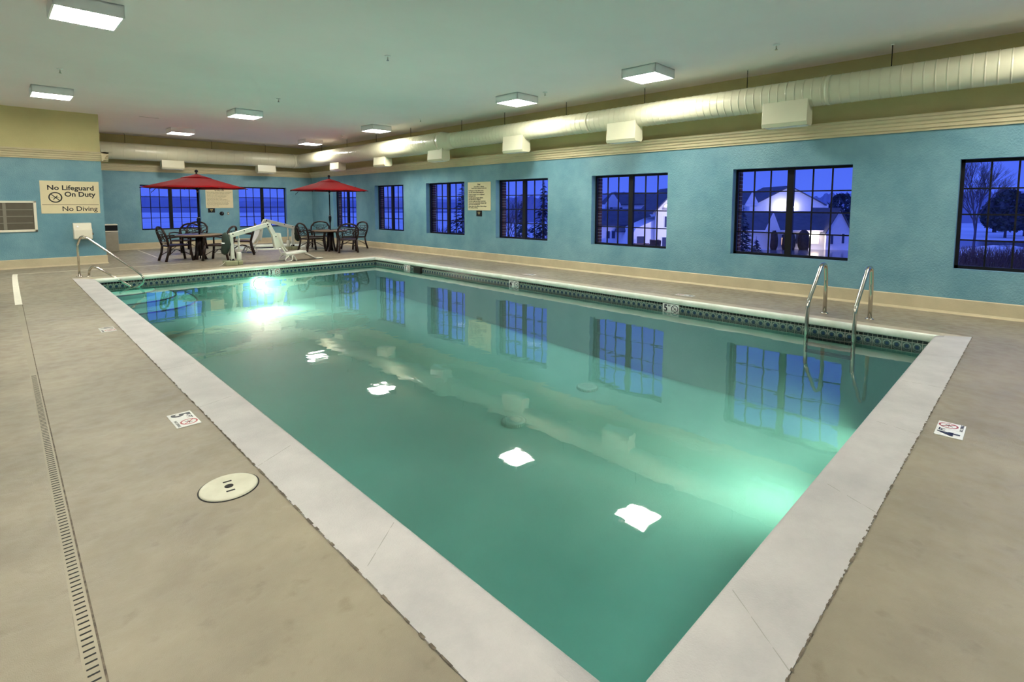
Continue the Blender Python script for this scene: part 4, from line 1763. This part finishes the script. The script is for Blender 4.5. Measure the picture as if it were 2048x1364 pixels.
M_lampw = emis('lamp_glow', (1.0, 0.86, 0.62), 14)
M_flood = emis('flood_glow', (0.95, 0.93, 1.0), 30)
M_conif = mat('conifer_needles', (0.022, 0.030, 0.055), rough=0.9, col2=(0.05, 0.06, 0.11), scale=3)
M_bush = mat('clipped_yew', (0.030, 0.018, 0.020), rough=0.9, col2=(0.07, 0.04, 0.035), scale=5)
M_twig = mat('bare_twigs', (0.10, 0.08, 0.12), rough=0.9)
M_hedge = mat('winter_hedge', (0.12, 0.06, 0.06), rough=0.9, col2=(0.20, 0.11, 0.09), scale=6)
C45, S45 = 0.7071, 0.7071


def pt(px, dep, z=GZ):
    """ground point at horizontal screen column px of the photograph and depth dep, used once to lay out the site plan"""
    t = (px - 1024) / 1040.8
    v = R @ Vector((t, 1, 0))
    return (v.x * dep, v.y * dep, z)


b = MB()
b.faces([(11.5, -60, GZ), (900, -60, GZ), (900, 900, GZ), (-300, 900, GZ), (-300, 24, GZ), (11.5, 24, GZ)], [(0, 1, 2, 3, 4, 5)])
struct(b.build('snow_field', M_snow), 'snow covered ground outside')
b = MB()
a_ = [pt(1462, 46), pt(1740, 46), pt(1760, 63), pt(1600, 66), pt(1520, 64), pt(1455, 60)]
b.faces([(x, y, GZ + 0.03) for x, y, _ in a_], [tuple(range(6))])
struct(b.build('parking_lot', M_asph), 'wet parking lot in front of the white hall')
b = MB()
a_ = [pt(-60, 330), pt(1010, 330), pt(1010, 430), pt(-60, 520)]
b.faces([(x, y, GZ + 0.05) for x, y, _ in a_], [(0, 1, 2, 3)])
struct(b.build('lake', M_lake), 'dark strip of open water below the hills')


def ridge(name, samples, dep, thick, m, label, seed, rough_=1.0):
    """hill: cross section extruded along a skyline given as (column, height)"""
    rnd = random.Random(seed)
    b = MB()
    rows = []
    n = len(samples) - 1
    for i in range(n):
        (p0, h0), (p1, h1) = samples[i], samples[i + 1]
        st = max(4, int(abs(p1 - p0) / 4))
        for k in range(st + (i == n - 1)):
            s = k / st
            px, h = p0 + (p1 - p0) * s, h0 + (h1 - h0) * s
            h += rnd.uniform(-1, 1) * rough_
            x, y, _ = pt(px, dep)
            x2, y2, _ = pt(px, dep + thick)
            x3, y3, _ = pt(px, dep - thick * 0.5)
            rows.append([(x3, y3, GZ), ((x + x3) / 2, (y + y3) / 2, GZ + (h - GZ) * 0.6 + rnd.uniform(-.5, .5) * rough_), (x, y, h), (x2, y2, GZ)])
    V = [[b.bm.verts.new(p) for p in r] for r in rows]
    for A, B2 in zip(V, V[1:]):
        for j in range(3):
            b.bm.faces.new((A[j], B2[j], B2[j + 1], A[j + 1]))
    return struct(b.build(name, m), label)


ridge('hills', [(-200, 9), (270, 9.5), (330, 8.5), (400, 6.0), (470, 4.2), (540, 4.0), (600, 4.4), (700, 5.0), (800, 4.6), (900, 3.4), (1000, 4.4), (1060, 5)], 520, 60, M_hill, 'dark wooded hills across the lake', 3, 0.35)
ridge('far_hills', [(-200, 12), (300, 12), (420, 10), (600, 9), (760, 12), (900, 8), (1060, 9)], 700, 60, M_hill2, 'paler distant hills', 5, 0.3)
ridge('wooded_bank', [(980, 3.0), (1040, 4.5), (1120, 3.5), (1195, 3.6), (1230, 5.8), (1270, 5.0), (1330, 3.6), (1400, 4.6), (1500, 4.0), (1600, 3.6), (1660, 5.0), (1700, 5.6), (1760, 6.5),
                      (1920, 6.2), (1990, 5.4), (2100, 6.5), (2400, 6)], 170, 15, M_hill, 'dark belt of trees behind the white buildings', 8, 0.7)


def frame_at(px, dep, yaw=0.0, name='building'):
    x, y, z = pt(px, dep)
    o = empty(name, (x, y, z), -pi / 4 + yaw)
    return o


def gable_prism(u0, u1, v0, v1, ze, zr, over=0.25):
    """roof with ridge along v (gable facing the viewer)"""
    b = MB()
    um = (u0 + u1) / 2
    t = 0.18
    for sg in (0, 1):
        ue = u0 - over if sg == 0 else u1 + over
        dz = (zr - ze) / (um - u0) * over
        a = [(ue, v0 - 0.3, ze - dz), (um, v0 - 0.3, zr), (um, v1, zr), (ue, v1, ze - dz)]
        c = [(x, y, z + t) for x, y, z in a]
        b.faces(a + c, [(0, 1, 2, 3), (7, 6, 5, 4), (0, 4, 5, 1), (1, 5, 6, 2), (2, 6, 7, 3), (3, 7, 4, 0)])
    return b


def gable_wall(u0, u1, v, ze, zr, th=0.2, z0=0):
    b = MB()
    b.prism([(u0, z0), (u1, z0), (u1, ze), ((u0 + u1) / 2, zr), (u0, ze)], lambda a, z: (a, v, z), lambda a, z: (a, v + th, z))
    return b


def side_roof(u0, u1, v0, v1, ze, zr, hip=0.0, over=0.3):
    """roof with ridge along u"""
    b = MB()
    vm = (v0 + v1) / 2
    t = 0.15
    a = [(u0 - over, v0 - over, ze), (u1 + over, v0 - over, ze), (u1 - hip, vm, zr), (u0 + hip, vm, zr), (u0 - over, v1 + over, ze), (u1 + over, v1 + over, ze)]
    c = [(x, y, z - t) for x, y, z in a]
    b.faces(a + c, [(0, 1, 2, 3), (3, 2, 5, 4), (0, 3, 4), (1, 5, 2), (6, 9, 8, 7), (9, 10, 11, 8), (0, 6, 7, 1), (4, 5, 11, 10), (0, 4, 10, 9, 6), (1, 7, 8, 11, 5)])
    return b


def panes(parent, lst, v, m=None, name='window'):
    for (u, z, w_, h_) in lst:
        b = MB()
        b.box((u - w_ / 2 - 0.08, v - 0.06, z - h_ / 2 - 0.08), (u + w_ / 2 + 0.08, v, z + h_ / 2 + 0.08))
        f = b.build(name, M_wtrim, parent)
        b = MB()
        b.box((u - w_ / 2, v - 0.09, z - h_ / 2), (u + w_ / 2, v - 0.05, z + h_ / 2))
        b.build('pane', m or M_wdark, f)


# low white hall in front (window beside the ladder)
A = frame_at(1582, 66)
b = MB()
b.box((-9, 0, 0), (6.4, 9, 2.35))
b.build('wall', M_siding, A)
side_roof(-9, 5.0, 0, 9, 2.4, 4.75).build('roof', M_shingle, A)
b = MB()
b.box((-9.1, -0.42, 2.22), (4.4, -0.3, 2.42))
b.build('eave_trim', M_wtrim, A)
gable_wall(-3.65, -1.75, -0.7, 2.25, 4.55, 0.3, 2.2).build('small_gable', M_siding, A)
gable_wall(3.9, 6.9, -0.8, 2.4, 5.05, 0.3, 0).build('end_gable', M_siding, A)
gable_prism(3.9, 6.9, -0.8, 5, 2.4, 5.05, 0.3).build('end_gable_roof', M_shingle, A)
panes(A, [(4.6, 1.3, 0.32, 1.2), (6.0, 1.4, 0.3, 1.2)], -0.8)
panes(A, [(-1.0, 1.2, 0.5, 1.3), (0.75, 1.3, 0.4, 1.2)], 0)
panes(A, [(2.95, 1.25, 0.9, 1.1), (-1.1, 1.0, 0.35, 0.9)], -0.02, M_warm)
b = MB()
b.box((2.0, -0.5, 1.72), (3.2, -0.2, 1.92))
lp = b.build('wall_lamp', M_lampw, A)
tag(A, 'low white hall with slate roof and steep small gables across the parking lot', 'building')
pl = bpy.data.lights.new('hall_lamp', 'POINT')
pl.energy = 110
pl.color = (1.0, 0.78, 0.5)
pl.shadow_soft_size = 0.3
plo = bpy.data.objects.new('hall_lamp', pl)
COL.objects.link(plo)
plo.parent = A
plo.location = (2.6, -0.9, 1.7)
for i, (u, w_, h_, v) in enumerate(((-0.35, 1.5, 2.35, -1.3), (1.55, 1.3, 2.5, -1.3), (-2.2, 0.8, 2.4, -1.4))):
    b = MB()
    rnd = random.Random(i)
    b.lathe([(w_ * 0.40, 0), (w_ * 0.5, h_ * 0.2), (w_ * 0.52, h_ * 0.55), (w_ * 0.40, h_ * 0.85), (w_ * 0.15, h_)], 16)
    for vv in b.bm.verts:
        vv.co += Vector((rnd.uniform(-.07, .07), rnd.uniform(-.07, .07), rnd.uniform(-.05, .05)))
    o = b.build('clipped_shrub', M_bush)
    q = A.matrix_basis if False else None
    x, y, z = pt(1582 + u * 15.8, 66 + v)
    o.location = (x, y, z)
    tag(o, 'dark clipped evergreen shrub by the low white hall, ' + ('behind the window mullion', 'beside the lit lamp', 'below the small steep gable')[i], 'shrub', 'clipped shrubs by the hall')

# tall gabled building behind
B3 = frame_at(1575, 96)
b = MB()
b.box((-7.2, 0.2, 0), (7.3, 14, 5.7))
b.build('wall', M_siding, B3)
gable_wall(-6.4, 6.2, 0, 5.7, 8.9, 0.25).build('front_gable', M_siding, B3)
gable_prism(-6.4, 6.2, 0, 10, 5.7, 8.9, 0.5).build('gable_roof', M_shingle, B3)
side_roof(-12, 7.2, 1.5, 13, 5.7, 8.3, hip=1.4).build('long_roof', M_shingle, B3)
gable_wall(-8.3, -5.9, -0.6, 5.7, 7.9, 0.3, 5.3).build('dormer_gable', M_siding, B3)
b = MB()
b.box((-8.4, -0.9, 5.45), (-5.8, -0.5, 5.7))
b.box((-7.6, -0.6, 2), (-6.4, 0.2, 5.5))
b.build('porch_bay', M_wtrim, B3)
for u in (-1.55, 0.75):
    b = MB()
    b.box((u - 0.14, -0.30, 5.05), (u + 0.14, -0.1, 5.3))
    b.build('flood_lamp', M_flood, B3)
    pl = bpy.data.lights.new('flood', 'POINT')
    pl.energy = 260 if u < 0 else 90
    pl.color = (1.0, 0.93, 0.85)
    pl.shadow_soft_size = 0.25
    plo = bpy.data.objects.new('flood', pl)
    COL.objects.link(plo)
    plo.parent = B3
    plo.location = (u, -0.9, 5.15)
tag(B3, 'tall white building with a broad floodlit gable behind the low hall', 'building')

# buildings in the next window to the left
D = frame_at(1248, 64)
b = MB()
b.box((-3.6, 0, 0), (2.0, 8, 3.1))
b.build('wall', M_siding, D)
side_roof(-3.5, 3.6, 0, 8, 3.15, 5.05).build('roof', M_shingle, D)
side_roof(-0.9, 1.4, -1.4, 0.8, 2.45, 2.9).build('porch_roof', M_shingle, D)
b = MB()
b.box((-0.7, -1.2, 0), (1.2, 0.0, 2.4))
b.build('porch', M_siding, D)
panes(D, [(-3.1, 1.9, 0.3, 0.9), (-2.0, 1.9, 0.4, 0.9), (-1.35, 1.9, 0.4, 0.9)], 0)
tag(D, 'low white house with a plain slate roof and small porch', 'building')
E_ = frame_at(1325, 58)
b = MB()
b.box((-3.5, 16, 0), (9, 24, 5.6))
b.build('rear_wall', M_siding, E_)
side_roof(-2.7, 9, 16, 24, 5.7, 7.4, hip=0.8).build('upper_roof', M_shingle, E_)
gable_wall(-3.6, -1.4, 15.6, 5.6, 7.2, 0.3, 5.2).build('rear_gable', M_siding, E_)
b = MB()
b.prism([(-4.2, 0), (4, 0), (4, 5.0), (-0.8, 3.9), (-3.0, 2.9)], lambda a, z: (a, 0.3, z), lambda a, z: (a, 5.5, z))
b.build('slanted_wing', M_siding, E_)
gable_wall(-0.9, 3.4, -0.4, 5.0, 7.3, 0.5).build('tall_gable', M_siding, E_)
gable_prism(-0.9, 3.4, -0.4, 6, 5.0, 7.3, 0.45).build('gable_roof', M_shingle, E_)
b = MB()
n = 14
b.faces([(0.35 + 0.62 * cos(pi * k / n), -0.46, 5.05 + 0.62 * sin(pi * k / n)) for k in range(n + 1)], [tuple(range(n + 1))])
b.build('arched_window', M_wdark, E_)
panes(E_, [(-2.7, 4.9, 0.35, 0.6), (-1.3, 4.9, 0.35, 0.6)], 15.9)
panes(E_, [(0.3, 3.7, 0.55, 1.2), (-2.6, 1.6, 0.8, 1.0), (0.2, 1.5, 0.8, 1.0)], -0.4)
tag(E_, 'white building with an arched window under a tall steep gable', 'building')
for i, (px, dep, w_, h_, lab) in enumerate(((1253, 52, 1.7, 1.0, 'left of the mullion'), (1284, 52, 1.5, 1.1, 'right of the mullion'), (1310, 50, 0.9, 1.6, 'tall and dark at the right'), (1204, 50, 0.9, 0.6, 'low at the left'))):
    rnd = random.Random(40 + i)
    b = MB()
    b.box((-w_ / 2, -0.4, 0), (w_ / 2, 0.4, h_))
    bmesh.ops.subdivide_edges(b.bm, edges=b.bm.edges, cuts=5, use_grid_fill=True)
    for vv in b.bm.verts:
        vv.co += Vector((rnd.uniform(-.05, .05), rnd.uniform(-.05, .05), rnd.uniform(-.05, .05)))
    o = b.build('garden_hedge', M_hedge if i < 2 else M_bush)
    x, y, z = pt(px, dep)
    o.location = (x, y, z + 0.6 if i != 3 else z + 0.4)
    o.rotation_euler = (0, 0, -pi / 4)
    tag(o, 'clipped brown hedge outside the white houses, ' + lab, 'hedge', 'hedges by the white houses')


def conifer(px, dep, h, rad, seed, label, z0=GZ):
    rnd = random.Random(seed)
    x, y, _ = pt(px, dep)
    o = empty('conifer_tree', (x, y, z0))
    b = MB()
    b.cyl((0, 0, 0), (0, 0, h), 0.09, 0.02, n=8)
    b.build('trunk', M_twig, o)
    b = MB()
    for i in range(int(h * 260)):
        t = 1 - sqrt(rnd.random())
        z = 0.4 + (h - 0.4) * t
        tier = 0.78 + 0.22 * sin(z * 9.0 + 3 * sin(z * 2.1))
        r = rad * (1 - t) ** 0.9 * tier * rnd.uniform(0.25, 1.12) + 0.04
        a = rnd.uniform(0, 2 * pi)
        c = Vector((r * cos(a), r * sin(a), z - r * 0.22))
        d = Vector((cos(a), sin(a), -0.25 + rnd.uniform(-.35, .25))) * rnd.uniform(0.16, 0.36) * (1.1 - 0.5 * t)
        sd = Vector((-sin(a), cos(a), rnd.uniform(-.6, .3))) * rnd.uniform(0.05, 0.11)
        b.faces([c - d * 0.6, c + sd, c + d, c - sd], [(0, 1, 2, 3)])
    b.cyl((0, 0, h * 0.7), (0, 0, h + 0.25), 0.05, 0.01, n=6)
    b.build('needle_foliage', M_conif, o)
    return tag(o, label, 'tree', 'conifers outside')


def bare_tree(px, dep, h, spread, seed, label, z0=GZ, levels=5, m=None, n0=4):
    rnd = random.Random(seed)
    x, y, _ = pt(px, dep)
    b = MB()

    def br(p, d, L, r, lv):
        q = p + d * L
        b.tube([p, (p + q) / 2 + Vector((rnd.uniform(-1, 1), rnd.uniform(-1, 1), 0)) * L * 0.05, q], [r, r * 0.85, r * 0.65], 5 if lv > 2 else 3, smooth=False, cap=False)
        if lv == 0:
            return
        for _ in range(3 if lv < levels else n0):
            nd = (d + Vector((rnd.uniform(-1, 1), rnd.uniform(-1, 1), rnd.uniform(-0.2, 0.7))) * spread).normalized()
            br(q if rnd.random() < 0.7 else p + d * L * 0.7, nd, L * rnd.uniform(0.62, 0.85), r * 0.62, lv - 1)
    br(Vector((0, 0, 0)), Vector((0, 0, 1)), h * 0.27, h * 0.012 + 0.02, levels)
    o = b.build('bare_tree', m or M_twig, loc=(x, y, z0), recalc=False)
    return tag(o, label, 'tree', 'bare winter trees outside')


conifer(928, 34, 7.2, 2.3, 1, 'large dark conifer left of the pool rules sign')
conifer(1088, 36, 7.1, 2.1, 2, 'large dark conifer at the right of the window beside the pool rules sign')
conifer(1044, 48, 5.9, 1.2, 3, 'slim dark conifer behind the window mullion right of the rules sign')
conifer(1484, 40, 5.4, 1.3, 4, 'dark conifer at the left of the window behind the ladder')
conifer(1512, 46, 2.6, 1.0, 9, 'low dark conifer before the low white hall')
bare_tree(1018, 60, 6.3, 0.5, 11, 'bare winter tree in the left half of the window right of the rules sign')
bare_tree(1030, 75, 7.4, 0.5, 12, 'thin bare tree behind the dark conifers')
bare_tree(886, 60, 3.6, 0.6, 13, 'snowy bare tree by the small cottage')
bare_tree(774, 70, 3.4, 0.7, 14, 'low bare thicket left of the mullion, second window from the corner', levels=5)
bare_tree(794, 66, 3.0, 0.7, 15, 'low bare thicket right of the mullion, second window from the corner', levels=5)
bare_tree(690, 40, 2.6, 0.6, 16, 'bare shrub behind the right patio table')
bare_tree(706, 44, 2.8, 0.6, 17, 'bare shrub in the corner window by the wall')
bare_tree(540, 60, 2.4, 0.7, 18, 'bare scrub in the right back window behind the lift')
bare_tree(560, 55, 2.2, 0.7, 19, 'bare scrub at the right end of the back window')
bare_tree(1948, 53, 10.8, 0.46, 21, 'tall bare tree at the left of the nearest window', levels=7)
bare_tree(1240, 95, 8.0, 0.55, 22, 'bare tree rising behind the low white house roof')
bare_tree(1218, 100, 7.2, 0.55, 23, 'smaller bare tree behind the low white house')


def round_tree(px, dep, h, wd, seed, label):
    rnd = random.Random(seed)
    x, y, _ = pt(px, dep)
    o = empty('evergreen_tree', (x, y, GZ))
    b = MB()
    b.cyl((0, 0, 0), (0, 0, h * 0.5), 0.2, 0.12, n=8)
    b.build('trunk', M_twig, o)
    b = MB()
    for i in range(900):
        a, t = rnd.uniform(0, 2 * pi), rnd.random()
        rr = wd * (0.35 + 0.65 * sin(pi * min(1, t * 0.95 + 0.08))) * rnd.uniform(0.75, 1.05)
        c = Vector((rr * cos(a), rr * sin(a), h * 0.15 + h * 0.85 * t))
        u = Vector((rnd.uniform(-1, 1), rnd.uniform(-1, 1), rnd.uniform(-1, 1))) * 0.42
        v = Vector((rnd.uniform(-1, 1), rnd.uniform(-1, 1), rnd.uniform(-1, 1))) * 0.42
        b.faces([c - u, c + v, c + u, c - v], [(0, 1, 2, 3)])
    b.build('foliage', M_conif, o)
    return tag(o, label, 'tree', 'evergreens outside')


round_tree(2008, 90, 8.2, 2.6, 31, 'rounded dark evergreen in the nearest window')
round_tree(2046, 95, 7.6, 2.4, 32, 'dark evergreen cut off by the right picture edge')
round_tree(1984, 108, 6.8, 2.2, 33, 'lower dark evergreen left of the rounded one')
round_tree(1680, 120, 8.0, 3.2, 34, 'dark evergreens right of the floodlit gable building')

# cottage by the big conifer
K = frame_at(884, 62)
b = MB()
b.box((-1.3, 0, 0), (1.3, 2.5, 1.3))
b.build('wall', M_siding, K)
side_roof(-1.3, 1.3, 0, 2.5, 1.35, 2.3).build('roof', M_snow, K)
panes(K, [(0.2, 0.7, 0.8, 0.9)], 0)
tag(K, 'small snow roofed cottage left of the large conifer', 'building')

# road, snow banks and hedge in the nearest window
b = MB()
a_ = [pt(1880, 66), pt(2300, 66), pt(2300, 82), pt(1880, 82)]
b.faces([(x, y, GZ + 0.04) for x, y, _ in a_], [(0, 1, 2, 3)])
struct(b.build('road', M_asph), 'dark cleared road beyond the hedge')


def mound(px, dep, w_, h_, seed, label):
    rnd = random.Random(seed)
    b = MB()
    prof = [(w_, 0), (w_ * 0.8, h_ * 0.45), (w_ * 0.5, h_ * 0.8), (w_ * 0.2, h_), (0.02, h_ * 1.02)]
    b.lathe(prof, 26)
    for v in b.bm.verts:
        v.co += Vector((rnd.uniform(-.2, .2), rnd.uniform(-.2, .2), rnd.uniform(-.1, .12)))
    x, y, z = pt(px, dep)
    o = b.build('snow_mound', M_snow, loc=(x, y, z - 0.05))
    return tag(o, label, 'snow', 'snow banks outside')


mound(2010, 55, 5.0, 1.3, 51, 'heaped snow bank behind the hedge in the nearest window')
mound(1905, 60, 3.0, 0.5, 52, 'low snow bank at the left of the nearest window')
mound(1690, 50, 2.6, 0.35, 53, 'low snow patch at the right edge of the parking lot')
b = MB()
rnd = random.Random(77)
for i in range(3200):
    s = rnd.uniform(-5, 11)
    v_ = rnd.uniform(-0.8, 0.8)
    h_ = rnd.uniform(0.9, 2.2)
    lx, ly = rnd.uniform(-.5, .5), rnd.uniform(-.5, .5)
    b.tube([(s, v_, 0), (s + lx * 0.5, v_ + ly * 0.5, h_ * 0.6), (s + lx, v_ + ly, h_)], [0.018, 0.014, 0.008], 3, smooth=False, cap=False)
x, y, z = pt(1985, 44)
o = b.build('twiggy_hedge', M_hedge, loc=(x, y, z), recalc=False)
o.rotation_euler = (0, 0, -pi / 4)
tag(o, 'brown twiggy hedge along the bottom of the nearest window', 'hedge', kind='stuff')

# added fill lamps, unseen between the windows, to brighten the white walls
for i, (px, dep, en) in enumerate(((1400, 52, 1800), (1790, 70, 1300))):
    x, y, z = pt(px, dep)
    o = empty('fill_lamp_post', (x, y, z))
    b = MB()
    b.cyl((0, 0, 0), (0, 0, 6.0), 0.08, 0.05, n=10)
    b.build('post', M_black, o)
    b = MB()
    b.lathe([(0.05, 6.0), (0.3, 6.1), (0.32, 6.25), (0.1, 6.4)], 16)
    b.build('lamp_head', M_lampw, o)
    pl = bpy.data.lights.new('fill_light', 'POINT')
    pl.energy = en
    pl.color = (0.95, 0.85, 1.0)
    pl.shadow_soft_size = 0.4
    plo = bpy.data.objects.new('fill_light', pl)
    COL.objects.link(plo)
    plo.parent = o
    plo.location = (0, 0, 5.8)
    tag(o, 'added fill lamp post outside, hidden by the wall pier %s of the ladder window' % ('left', 'right')[i], 'lamp post')
